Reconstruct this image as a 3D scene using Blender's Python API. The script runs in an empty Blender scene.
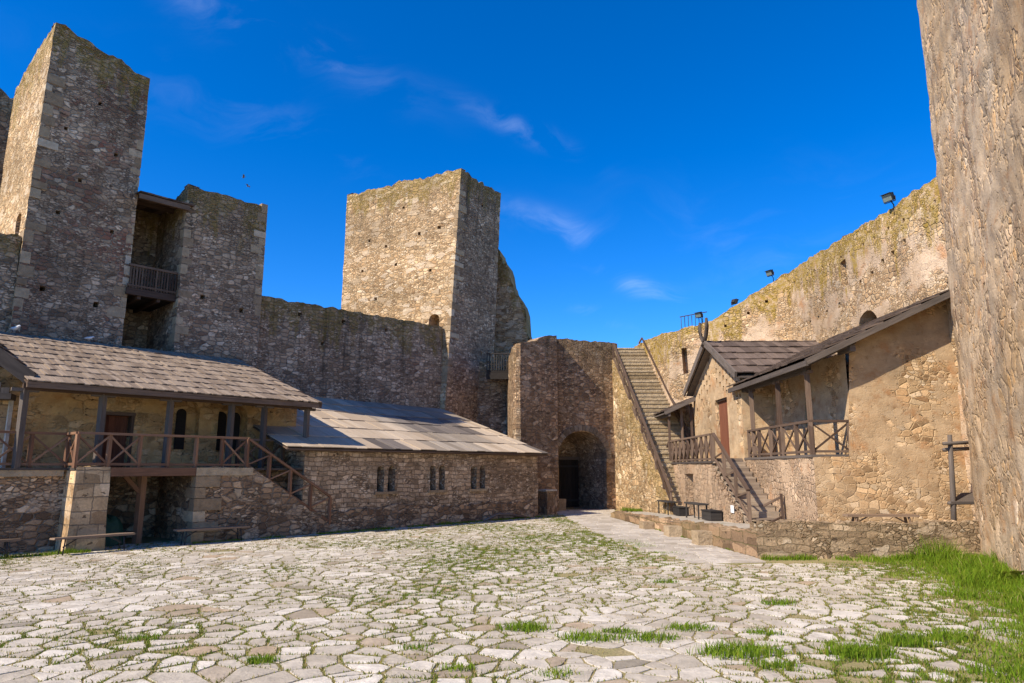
import bpy, math, random
import numpy as np
from mathutils import Vector, noise, geometry
random.seed(7); R = random.random
def rr(a, b): return a + (b - a) * random.random()
sc = bpy.context.scene
col = sc.collection

# ------------------------------------------------------------------ camera
cam = bpy.data.cameras.new('camera'); co = bpy.data.objects.new('camera', cam); col.objects.link(co)
cam.sensor_width = 36; cam.lens = 36 * 690 / 1024
cam.clip_end = 3000; cam.clip_start = .05
co.location = (0, 0, 2.2)
co.rotation_euler = (math.radians(90 + 10.469), 0, 0)
sc.camera = co

# ------------------------------------------------------------------ light
SUN_AZ, SUN_EL = -125.0, 41.0
def sun_dir():
    a, e = math.radians(SUN_AZ), math.radians(SUN_EL)
    return Vector((math.sin(a) * math.cos(e), math.cos(a) * math.cos(e), math.sin(e)))
sl = bpy.data.lights.new('sun', 'SUN'); sl.energy = 4.4; sl.angle = math.radians(.5); sl.color = (1, .89, .73)
so = bpy.data.objects.new('sun', sl); col.objects.link(so)
so.rotation_euler = sun_dir().to_track_quat('Z', 'Y').to_euler()
so.location = (-30, -20, 60)
sc.view_settings.view_transform = 'Standard'; sc.view_settings.look = 'None'
sc.view_settings.exposure = 0.68; sc.view_settings.gamma = 1

class N:
    """tiny node-tree helper"""
    def __init__(s, nt): s.nt = nt; nt.nodes.clear()
    def n(s, t, ins=None, **kw):
        x = s.nt.nodes.new(t)
        for k, v in kw.items(): setattr(x, k, v)
        for k, v in (ins or {}).items():
            i = x.inputs[k]
            if isinstance(v, bpy.types.NodeSocket): s.nt.links.new(v, i)
            else: i.default_value = v
        return x
    def math(s, op, a, b=0.0, c=0.0, clamp=False):
        return s.n('ShaderNodeMath', {0: a, 1: b, 2: c}, operation=op, use_clamp=clamp).outputs[0]
    def vm(s, op, a, b=(0, 0, 0)):
        return s.n('ShaderNodeVectorMath', {0: a, 1: b}, operation=op).outputs[0]
    def rng(s, v, a, b, c=0.0, d=1.0, smooth=True):
        x = s.n('ShaderNodeMapRange', {'Value': v, 'From Min': a, 'From Max': b, 'To Min': c, 'To Max': d})
        if smooth: x.interpolation_type = 'SMOOTHSTEP'
        return x.outputs[0]
    def mix(s, f, a, b, mode='MIX'):
        x = s.n('ShaderNodeMix', data_type='RGBA', blend_type=mode)
        for i, v in ((0, f), (6, a), (7, b)):
            if isinstance(v, bpy.types.NodeSocket): s.nt.links.new(v, x.inputs[i])
            else: x.inputs[i].default_value = v if i == 0 else (*v, 1)
        return x.outputs[2]
    def ramp(s, f, stops):
        x = s.n('ShaderNodeValToRGB', {0: f}); e = x.color_ramp.elements
        while len(e) < len(stops): e.new(.5)
        for i, (p, c) in enumerate(stops): e[i].position = p; e[i].color = (*c, 1)
        return x.outputs[0]
    def noise(s, vec, scale, detail=3, rough=.55, dim='3D', out=0):
        return s.n('ShaderNodeTexNoise', {'Vector': vec, 'Scale': scale, 'Detail': detail, 'Roughness': rough}, noise_dimensions=dim).outputs[out]

w = bpy.data.worlds.new('World'); sc.world = w; w.use_nodes = True
g = N(w.node_tree)
sky = g.n('ShaderNodeTexSky', sky_type='NISHITA', sun_disc=False, sun_elevation=math.radians(SUN_EL),
          sun_rotation=math.radians(SUN_AZ % 360), air_density=1.0, dust_density=.45, ozone_density=6.0, altitude=2200)
hs = g.n('ShaderNodeHueSaturation', {'Hue': .508, 'Saturation': 1.3, 'Value': 1.0, 'Fac': 1.0, 'Color': sky.outputs[0]})
tc = g.n('ShaderNodeTexCoord').outputs['Generated']
sep = g.n('ShaderNodeSeparateXYZ', {0: tc})
zz = g.math('MAXIMUM', sep.outputs[2], .03)
px = g.math('DIVIDE', sep.outputs[0], zz); py = g.math('DIVIDE', sep.outputs[1], zz)
pv = g.n('ShaderNodeCombineXYZ', {0: px, 1: py}).outputs[0]
# thin cirrus: stretched noise in the plane of the cloud layer, present only in a few stretches of the sky
mp = g.n('ShaderNodeMapping', {'Vector': tc, 'Rotation': (0, math.radians(-8), 0), 'Scale': (2.2, 2.2, 9.5)}).outputs[0]
wv = g.noise(tc, 3.2, 3, .5, out=1)
mp2 = g.vm('ADD', mp, g.vm('MULTIPLY', g.vm('SUBTRACT', wv, (.5, .5, .5)), (1.6, 1.6, 3.0)))
f1 = g.rng(g.noise(mp2, 1.7, 7, .6), .44, .78)
cl = 0.0
for (az, el, ra, re_, k) in ((-28, 36, 4.0, 2.6, .9), (-18, 32.0, 8.0, 1.6, .17), (-23, 26.5, 12.0, 2.4, .12), (1.0, 27.5, 4.5, .9, .42), (4.5, 19.6, 5.5, 1.2, .42), (11, 14.6, 4.0, 1.0, .65), (7, 12.6, 4.0, .7, .32), (24, 17, 14.0, 5.0, .10)):
    a_, e_ = math.radians(az), math.radians(el)
    D_ = Vector((math.sin(a_) * math.cos(e_), math.cos(a_) * math.cos(e_), math.sin(e_))); X_ = Vector((math.cos(a_), -math.sin(a_), 0)); Y_ = X_.cross(D_)
    dx = g.math('MULTIPLY', g.n('ShaderNodeVectorMath', {0: tc, 1: X_}, operation='DOT_PRODUCT').outputs['Value'], 1 / math.radians(ra))
    dy_ = g.math('SUBTRACT', g.n('ShaderNodeVectorMath', {0: tc, 1: Y_}, operation='DOT_PRODUCT').outputs['Value'], 0.0)
    dy = g.math('MULTIPLY', g.math('ADD', dy_, g.math('MULTIPLY', dx, .035)), 1 / math.radians(re_))
    r2 = g.math('ADD', g.math('MULTIPLY', dx, dx), g.math('MULTIPLY', dy, dy))
    cl = g.math('ADD', cl, g.math('MULTIPLY', g.math('EXPONENT', g.math('MULTIPLY', r2, -1.3)), k))
cl = g.math('MULTIPLY', g.math('MULTIPLY', cl, .46), f1, clamp=True)
skc = g.mix(cl, hs.outputs[0], (5.0, 5.6, 6.8))
bg = g.n('ShaderNodeBackground', {'Color': skc, 'Strength': .15})
wo = g.n('ShaderNodeOutputWorld', {0: bg.outputs[0]})

# ------------------------------------------------------------------ materials
def newmat(name):
    m = bpy.data.materials.new(name); m.use_nodes = True
    return m, N(m.node_tree)
def finish(m, g, color, rough=.9, height=None, dist=.03, strength=1.0, disp=0.0, spec=.2, extra=None):
    b = g.n('ShaderNodeBsdfPrincipled', {'Base Color': color, 'Roughness': rough, 'Specular IOR Level': spec, **(extra or {})})
    o = g.n('ShaderNodeOutputMaterial', {0: b.outputs[0]})
    if height is not None:
        bp = g.n('ShaderNodeBump', {'Height': height, 'Strength': strength, 'Distance': dist})
        g.nt.links.new(bp.outputs[0], b.inputs['Normal'])
        if disp:
            d = g.n('ShaderNodeDisplacement', {'Height': height, 'Midlevel': .5, 'Scale': disp})
            g.nt.links.new(d.outputs[0], o.inputs['Displacement'])
            m.displacement_method = 'BOTH'
    return m
def uvnode(g): return g.n('ShaderNodeUVMap', uv_map='UVMap').outputs[0]
def attr(g, n): return g.n('ShaderNodeAttribute', attribute_name=n).outputs['Fac']

def masonry(name, cols, mortar=(.30, .26, .20), sx=2.6, sy=4.2, small=.5, stain=(.16, .12, .085), stain_fac=.5, red=0.0,
            lichen=0.0, lichen_col=(.22, .165, .032), streak=0.0, streak_len=(.2, 8.0), streak_col=(.045, .038, .03), plaster=None, plaster_amt=0.0, plaster_low=None, bump=.05, disp=0.0, pale=0.0, brick=None, warp=.14, mortar_w=.10):
    m, g = newmat(name)
    uv = uvnode(g); td = attr(g, 'td')
    w1 = g.vm('SUBTRACT', g.noise(uv, 1.8, 3, .6, out=1), (.5, .5, .5))
    w2 = g.vm('SUBTRACT', g.noise(uv, 9.0, 2, .6, out=1), (.5, .5, .5))
    uvw = g.vm('ADD', g.vm('ADD', uv, g.vm('MULTIPLY', w1, (warp, warp, 0))), g.vm('MULTIPLY', w2, (.045, .045, 0)))
    ej = g.math('MULTIPLY', g.math('SUBTRACT', g.noise(uv, 6.0, 3, .6), .5), .22)
    if brick:
        bt = g.n('ShaderNodeTexBrick', {'Vector': uvw, 'Color1': (0, 0, 0, 1), 'Color2': (1, 1, 1, 1), 'Mortar': (.5, .5, .5, 1), 'Scale': 1.0,
                 'Mortar Size': .016, 'Mortar Smooth': .5, 'Bias': 0.0, 'Brick Width': brick[0], 'Row Height': brick[1]})
        bt.offset = .43; bt.squash = 1.4; bt.squash_frequency = 3
        e1 = g.math('SUBTRACT', 1.0, bt.outputs['Fac']); c1 = bt.outputs['Color']
        stone1 = e1
        # break up the two-tone brick colours with a cell texture
        vv = g.n('ShaderNodeTexVoronoi', {'Vector': g.vm('MULTIPLY', uvw, (1 / brick[0], 1 / brick[1], 1)), 'Scale': 1.0, 'Randomness': .6}, voronoi_dimensions='2D')
        c1 = g.mix(.6, c1, vv.outputs['Color'])
    else:
        v1 = g.vm('MULTIPLY', uvw, (sx, sy, 1))
        e1 = g.n('ShaderNodeTexVoronoi', {'Vector': v1, 'Scale': 1.0, 'Randomness': .8}, voronoi_dimensions='2D', feature='DISTANCE_TO_EDGE').outputs['Distance']
        c1 = g.n('ShaderNodeTexVoronoi', {'Vector': v1, 'Scale': 1.0, 'Randomness': .8}, voronoi_dimensions='2D').outputs['Color']
        stone1 = g.rng(g.math('ADD', e1, ej), .0, mortar_w * 1.5)
    v2 = g.vm('MULTIPLY', uvw, (sx * 1.9, sy * 2.1, 1))
    e2 = g.n('ShaderNodeTexVoronoi', {'Vector': v2, 'Scale': 1.0, 'Randomness': .95}, voronoi_dimensions='2D', feature='DISTANCE_TO_EDGE').outputs['Distance']
    c2 = g.n('ShaderNodeTexVoronoi', {'Vector': v2, 'Scale': 1.0, 'Randomness': .95}, voronoi_dimensions='2D').outputs['Color']
    stone2 = g.rng(g.math('ADD', e2, ej), .0, .16)
    msk = g.rng(g.noise(uv, .9, 3, .6), .56 - small * .14, .60 - small * .1)
    if small <= 0: msk = 0.0
    cc = g.mix(msk, c1, c2)
    stone = g.n('ShaderNodeMix', {0: msk, 2: stone1, 3: stone2}, data_type='FLOAT').outputs[0]
    s3 = g.n('ShaderNodeSeparateColor', {0: cc})
    base = g.ramp(s3.outputs[0], cols)
    base = g.mix(1.0, base, g.n('ShaderNodeCombineColor', {0: g.rng(s3.outputs[1], 0, 1, .72, 1.25, False), 1: g.rng(s3.outputs[1], 0, 1, .74, 1.22, False), 2: g.rng(s3.outputs[1], 0, 1, .76, 1.2, False)}).outputs[0], 'MULTIPLY')
    if red:
        rm = g.rng(g.noise(uv, .42, 4, .65), .42, .62)
        base = g.mix(g.math('MULTIPLY', rm, g.math('MULTIPLY', g.rng(s3.outputs[2], .2, .8), red)), base, (.23, .10, .07))
    if pale:
        v3 = g.vm('ADD', g.vm('MULTIPLY', uvw, (sx * .52, sy * .55, 1)), (3.7, 9.1, 0))
        e3 = g.n('ShaderNodeTexVoronoi', {'Vector': v3, 'Scale': 1.0, 'Randomness': .85}, voronoi_dimensions='2D', feature='DISTANCE_TO_EDGE').outputs['Distance']
        c3 = g.n('ShaderNodeSeparateColor', {0: g.n('ShaderNodeTexVoronoi', {'Vector': v3, 'Scale': 1.0, 'Randomness': .85}, voronoi_dimensions='2D').outputs['Color']})
        big = g.math('MULTIPLY', g.rng(g.math('ADD', e3, ej), .05, .14), g.rng(c3.outputs[0], .80, .83))
        base = g.mix(g.math('MULTIPLY', big, pale), base, g.mix(c3.outputs[1], (.46, .365, .25), (.68, .60, .49)))
        stone = g.math('MAXIMUM', stone, g.math('MULTIPLY', big, pale))
    c = g.mix(stone, mortar, base)
    hole = g.rng(g.noise(g.vm('MULTIPLY', uv, (1, 1.6, 1)), 4.3, 3, .6), .635, .68)
    c = g.mix(g.math('MULTIPLY', hole, .72), c, (.045, .034, .025))
    fn = g.noise(uv, 16, 5, .65)
    fine = g.rng(fn, .25, .75, .70, 1.28, False)
    c = g.mix(1.0, c, g.n('ShaderNodeCombineColor', {0: fine, 1: fine, 2: fine}).outputs[0], 'MULTIPLY')
    pl = None
    if plaster:
        pn = g.noise(uv, .75, 6, .62)
        pl = g.rng(pn, .56 - plaster_amt * .2, .62 - plaster_amt * .2)
        if plaster_low: pl = g.math('MULTIPLY', pl, g.rng(g.math('ADD', g.n('ShaderNodeSeparateXYZ', {0: uv}).outputs[1], g.math('MULTIPLY', pn, 1.6)), plaster_low[0], plaster_low[1], .42, 1.0))
        pc = g.mix(g.rng(g.noise(uv, 2.2, 5, .7), .3, .7), plaster, tuple(x * .68 for x in plaster))
        pc = g.mix(g.rng(g.noise(uv, 1.1, 4, .65), .5, .72), pc, (plaster[0] * .8, plaster[1] * .55, plaster[2] * .38))
        c = g.mix(g.math('MULTIPLY', pl, .85), c, pc)
    lv = g.rng(g.noise(g.vm('MULTIPLY', uv, (.16, .38, 1)), 1.0, 4, .6), .32, .68, .70, 1.28, False)
    c = g.mix(1.0, c, g.n('ShaderNodeCombineColor', {0: lv, 1: lv, 2: lv}).outputs[0], 'MULTIPLY')
    st = g.rng(g.noise(uv, .33, 6, .68), .40, .68)
    c = g.mix(g.math('MULTIPLY', st, stain_fac), c, stain)
    # dark lines of running water, stronger near the head of the wall
    if streak:
        sn = g.noise(g.vm('MULTIPLY', uv, (1.5, .07, 1)), 1.0, 5, .66)
        sf = g.math('MULTIPLY', g.rng(sn, .50, .68), g.rng(td, streak_len[0], streak_len[1], 1.0, .15))
        c = g.mix(g.math('MULTIPLY', sf, streak), c, streak_col)
    if lichen:
        ln = g.noise(g.vm('MULTIPLY', uv, (1.7, .28, 1)), 1.0, 5, .65)
        lf = g.rng(g.math('SUBTRACT', td, g.rng(ln, .3, .75, -.2, 3.2, False)), -.5, .35, 1.0, 0.0)
        lf = g.math('MULTIPLY', lf, g.rng(g.noise(uv, 5, 5, .7), .3, .6))
        c = g.mix(g.math('MULTIPLY', lf, lichen), c, lichen_col)
    h = g.math('MULTIPLY', stone, g.rng(s3.outputs[2], 0, 1, .55, 1.0, False))
    if pl is not None: h = g.n('ShaderNodeMix', {0: g.math('MULTIPLY', pl, .85), 2: h, 3: .8}, data_type='FLOAT').outputs[0]
    h = g.math('ADD', h, g.math('MULTIPLY', fn, .45))
    h = g.math('SUBTRACT', h, g.math('MULTIPLY', hole, .6))
    c = g.mix(1.0, c, (1.05, .965, .86), 'MULTIPLY')
    return finish(m, g, c, .92, h, bump, 1.0, disp)

GREY = [(0, (.18, .13, .09)), (.3, (.335, .25, .17)), (.6, (.455, .355, .255)), (.85, (.56, .455, .34)), (1, (.66, .57, .45))]
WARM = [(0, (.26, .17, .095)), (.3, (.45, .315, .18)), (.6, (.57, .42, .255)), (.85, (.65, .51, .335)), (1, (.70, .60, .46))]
BROWN = [(0, (.14, .092, .06)), (.35, (.27, .185, .118)), (.65, (.39, .275, .18)), (.9, (.51, .385, .26)), (1, (.62, .51, .38))]
m_tower1 = masonry('rubble_reddish', GREY, (.25, .21, .165), 3.3, 6.2, .6, red=.95, lichen=.75, streak=.6, pale=.35)
m_tower_sunlit = masonry('rubble_sunlit', WARM, (.40, .315, .21), 3.0, 5.2, .9, stain=(.33, .24, .14), stain_fac=.45, lichen=.7, streak=.25, pale=.8, bump=.06)  # paler, warmer copy for sun-facing masonry; sunlight carried in the colour
m_curtain = masonry('rubble_dark', GREY, (.23, .195, .155), 3.2, 5.8, .6, stain=(.17, .125, .085), stain_fac=.55, lichen=.6, streak=.85, pale=.35, red=.3)
m_gate = masonry('rubble_brown', BROWN, (.24, .195, .15), 3.1, 5.2, .7, stain=(.19, .135, .085), stain_fac=.5, lichen=.15, streak=.65, pale=.4)
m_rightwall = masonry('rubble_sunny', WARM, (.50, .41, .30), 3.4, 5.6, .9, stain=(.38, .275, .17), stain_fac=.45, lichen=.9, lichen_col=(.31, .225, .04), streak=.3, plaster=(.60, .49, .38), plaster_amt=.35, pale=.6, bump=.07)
m_stairwall = masonry('rubble_stairside', WARM, (.36, .29, .19), 2.8, 4.2, .7, stain=(.2, .15, .085), stain_fac=.5, lichen=.5, streak=.5, bump=.05)
m_house = masonry('rubble_house', BROWN, (.22, .18, .14), 2.9, 5.6, .5, stain=(.13, .10, .075), stain_fac=.4, pale=.5, bump=.06)
m_hall = masonry('squared_rubble', GREY, (.22, .175, .125), sx=3.4, sy=6, small=.35, brick=(.26, .165), stain=(.16, .12, .085), stain_fac=.4, pale=.3, bump=.045, warp=.2)
m_ashlar = masonry('ashlar', WARM, (.25, .2, .14), small=-1, brick=(.52, .36), stain=(.2, .15, .1), stain_fac=.5, pale=.5, bump=.03, warp=.05)
m_tanwall = masonry('tan_plastered_stone', WARM, (.46, .35, .22), 3.4, 5.4, .6, stain=(.34, .23, .13), stain_fac=.45, plaster=(.50, .395, .27), plaster_amt=.6, plaster_low=(2.0, 3.4), bump=.02, mortar_w=.07)
m_tanlow = masonry('tan_rubble', WARM, (.36, .27, .17), 1.9, 3.0, .5, stain=(.25, .155, .085), stain_fac=.4, plaster=(.45, .34, .22), plaster_amt=.1, bump=.045)
m_pinkrender = masonry('rough_render', [(0, (.36, .27, .19)), (1, (.54, .43, .32))], (.44, .335, .245), 6, 5, .5, stain=(.35, .24, .165), stain_fac=.45, plaster=(.49, .38, .275), plaster_amt=.3, bump=.06)
m_gable = masonry('gable_stone', WARM, (.46, .36, .235), 2.6, 4.0, .5, stain=(.32, .225, .13), stain_fac=.35, plaster=(.53, .415, .28), plaster_amt=.8, bump=.025)
m_upper = masonry('ochre_plaster', [(0, (.33, .225, .11)), (.5, (.52, .355, .175)), (1, (.62, .48, .29))], (.48, .34, .175), 2.6, 4.2, .4, stain=(.26, .16, .07), stain_fac=.4, plaster=(.62, .43, .20), plaster_amt=.3, bump=.03)
m_lowwall = masonry('terrace_rubble', [(0, (.17, .125, .08)), (.4, (.33, .25, .165)), (.8, (.47, .37, .25)), (1, (.60, .52, .40))], (.29, .23, .15), sx=3.6, sy=6.0, small=.6, pale=.7, brick=(.33, .165), warp=.30, stain=(.15, .115, .075), stain_fac=.35, bump=.05)
m_kerb = masonry('kerb_stone', BROWN, (.16, .14, .07), small=-1, brick=(.8, .3), stain=(.13, .12, .045), stain_fac=.6, bump=.04)
m_near = masonry('near_tower_stone', [(0, (.25, .18, .115)), (.25, (.40, .31, .21)), (.5, (.48, .39, .285)), (.75, (.55, .44, .30)), (.94, (.56, .36, .17)), (1, (.66, .59, .48))], (.45, .36, .25), 3.1, 2.0, .75, stain=(.43, .285, .135), stain_fac=.45, pale=.5, bump=.018, disp=.016, red=.35, streak=.7, streak_len=(0, 60), streak_col=(.15, .11, .075), warp=.24, mortar_w=.12, plaster=(.50, .41, .30), plaster_amt=.42)

def wood(name, a, b, rough=.85, grain=1.0):
    m, g = newmat(name); uv = uvnode(g); r = attr(g, 'rnd')
    off = g.n('ShaderNodeCombineXYZ', {0: g.math('MULTIPLY', r, 37.0), 1: g.math('MULTIPLY', r, 91.0)}).outputs[0]
    p = g.vm('ADD', uv, off)
    gr = g.noise(g.vm('MULTIPLY', p, (1.3, 28, 1)), 1.0, 5, .65)
    c = g.mix(g.rng(r, 0, 1), a, b)
    k = g.rng(gr, .25, .75, .58, 1.35, False)
    c = g.mix(grain, c, g.mix(1.0, c, g.n('ShaderNodeCombineColor', {0: k, 1: k, 2: k}).outputs[0], 'MULTIPLY'))
    bl = g.rng(g.noise(p, 1.1, 4, .6), .55, .75)
    c = g.mix(g.math('MULTIPLY', bl, .35), c, tuple(x * .5 for x in a))
    return finish(m, g, c, rough, gr, .008, .8)
m_woodgrey = wood('weathered_grey_wood', (.075, .060, .050), (.155, .126, .105))
m_woodbrown = wood('weathered_brown_wood', (.075, .047, .033), (.16, .108, .075))
m_woodrust = wood('reddish_wood', (.17, .085, .048), (.28, .155, .09))
m_shake = wood('split_shakes', (.21, .155, .11), (.34, .262, .19))
m_shakedark = wood('dark_shakes', (.10, .072, .056), (.17, .125, .098))
m_sheet = wood('bleached_boards', (.42, .325, .225), (.55, .445, .325), grain=.6)
m_sheetdark = wood('bare_dark_boards', (.12, .10, .085), (.22, .185, .155))
m_door = wood('door_red_brown', (.13, .045, .025), (.20, .075, .04))
m_dark = wood('dark_boards', (.02, .017, .015), (.045, .037, .03))
m_bench = wood('bench_wood', (.13, .085, .055), (.24, .165, .11))
m_tread = wood('stair_treads', (.22, .165, .12), (.36, .28, .20))
m_black = wood('blackened_wood', (.028, .025, .023), (.055, .048, .042))

def plain(name, c, rough=.6, metallic=0.0, nz=.25):
    m, g = newmat(name)
    tc = g.n('ShaderNodeTexCoord').outputs['Object']
    k = g.rng(g.noise(tc, 6, 4, .6), .3, .7, 1 - nz, 1 + nz, False)
    cc = g.mix(1.0, c, g.n('ShaderNodeCombineColor', {0: k, 1: k, 2: k}).outputs[0], 'MULTIPLY')
    return finish(m, g, cc, rough, spec=.4, extra={'Metallic': metallic})
m_iron = plain('dark_iron', (.03, .03, .032), .55, .3)
m_glass = plain('lamp_glass', (.16, .20, .19), .12)
m_white = plain('white_feathers', (.72, .72, .70), .8)
m_greyf = plain('grey_feathers', (.14, .14, .15), .8)
m_tarp = plain('green_tarp', (.012, .055, .035), .7)
m_pale = plain('pale_stone_slab', (.45, .42, .36), .9)

def flag_mat(name, cols, dirt):
    m, g = newmat(name); r = attr(g, 'rnd')
    p = g.n('ShaderNodeTexCoord').outputs['Object']
    c = g.ramp(r, cols)
    n1 = g.noise(p, 5, 6, .68); n2 = g.noise(p, 38, 4, .6)
    k = g.rng(n1, .25, .75, .72, 1.22, False)
    c = g.mix(1.0, c, g.n('ShaderNodeCombineColor', {0: k, 1: k, 2: k}).outputs[0], 'MULTIPLY')
    c = g.mix(g.math('MULTIPLY', g.rng(g.noise(p, 1.3, 5, .7), .50, .70), .6), c, dirt)
    c = g.mix(g.math('MULTIPLY', g.rng(n2, .62, .75), .35), c, (.16, .14, .11))
    h = g.math('ADD', g.math('MULTIPLY', n1, 1.0), g.math('MULTIPLY', n2, .25))
    return finish(m, g, c, .85, h, .03, .9)
m_flag = flag_mat('flagstone', [(0, (.28, .24, .18)), (.05, (.42, .31, .20)), (.10, (.42, .36, .275)), (.6, (.54, .475, .38)), (1, (.65, .585, .485))], (.29, .24, .165))
m_sett = flag_mat('path_slab', [(0, (.38, .325, .26)), (.5, (.47, .41, .335)), (1, (.55, .49, .41))], (.30, .25, .18))
def soil_mat():
    m, g = newmat('earth_and_moss'); p = g.n('ShaderNodeTexCoord').outputs['Object']
    c = g.mix(g.rng(g.noise(p, 1.1, 5, .7), .40, .62), (.36, .29, .15), (.22, .21, .07))
    c = g.mix(g.rng(g.noise(p, 14, 4, .6), .3, .7), c, (.30, .24, .12))
    return finish(m, g, c, .95, g.noise(p, 25, 4), .03)
m_soil = soil_mat()
def terrace_mat():
    m, g = newmat('trodden_terrace'); p = g.n('ShaderNodeTexCoord').outputs['Object']
    c = g.mix(g.rng(g.noise(p, 2, 5, .7), .35, .65), (.36, .31, .24), (.44, .39, .32))
    c = g.mix(g.rng(g.noise(p, .6, 4, .7), .58, .7), c, (.10, .12, .03))
    return finish(m, g, c, .95, g.noise(p, 12, 5), .03)
m_terrace = terrace_mat()
def grass_mat(name, cols):
    m, g = newmat(name); r = attr(g, 'rnd')
    c = g.ramp(r, cols)
    d = g.n('ShaderNodeBsdfDiffuse', {'Color': c}); t = g.n('ShaderNodeBsdfTranslucent', {'Color': c})
    mx = g.n('ShaderNodeMixShader', {0: .38, 1: d.outputs[0], 2: t.outputs[0]})
    g.n('ShaderNodeOutputMaterial', {0: mx.outputs[0]}); return m
m_grass = grass_mat('meadow_grass', [(0, (.19, .19, .024)), (.3, (.12, .21, .018)), (.65, (.19, .29, .022)), (.85, (.30, .34, .045)), (1, (.44, .37, .15))])
m_joint = grass_mat('joint_grass', [(0, (.36, .27, .12)), (.3, (.33, .27, .085)), (.55, (.22, .235, .045)), (.8, (.13, .20, .026)), (1, (.15, .24, .028))])

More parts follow.
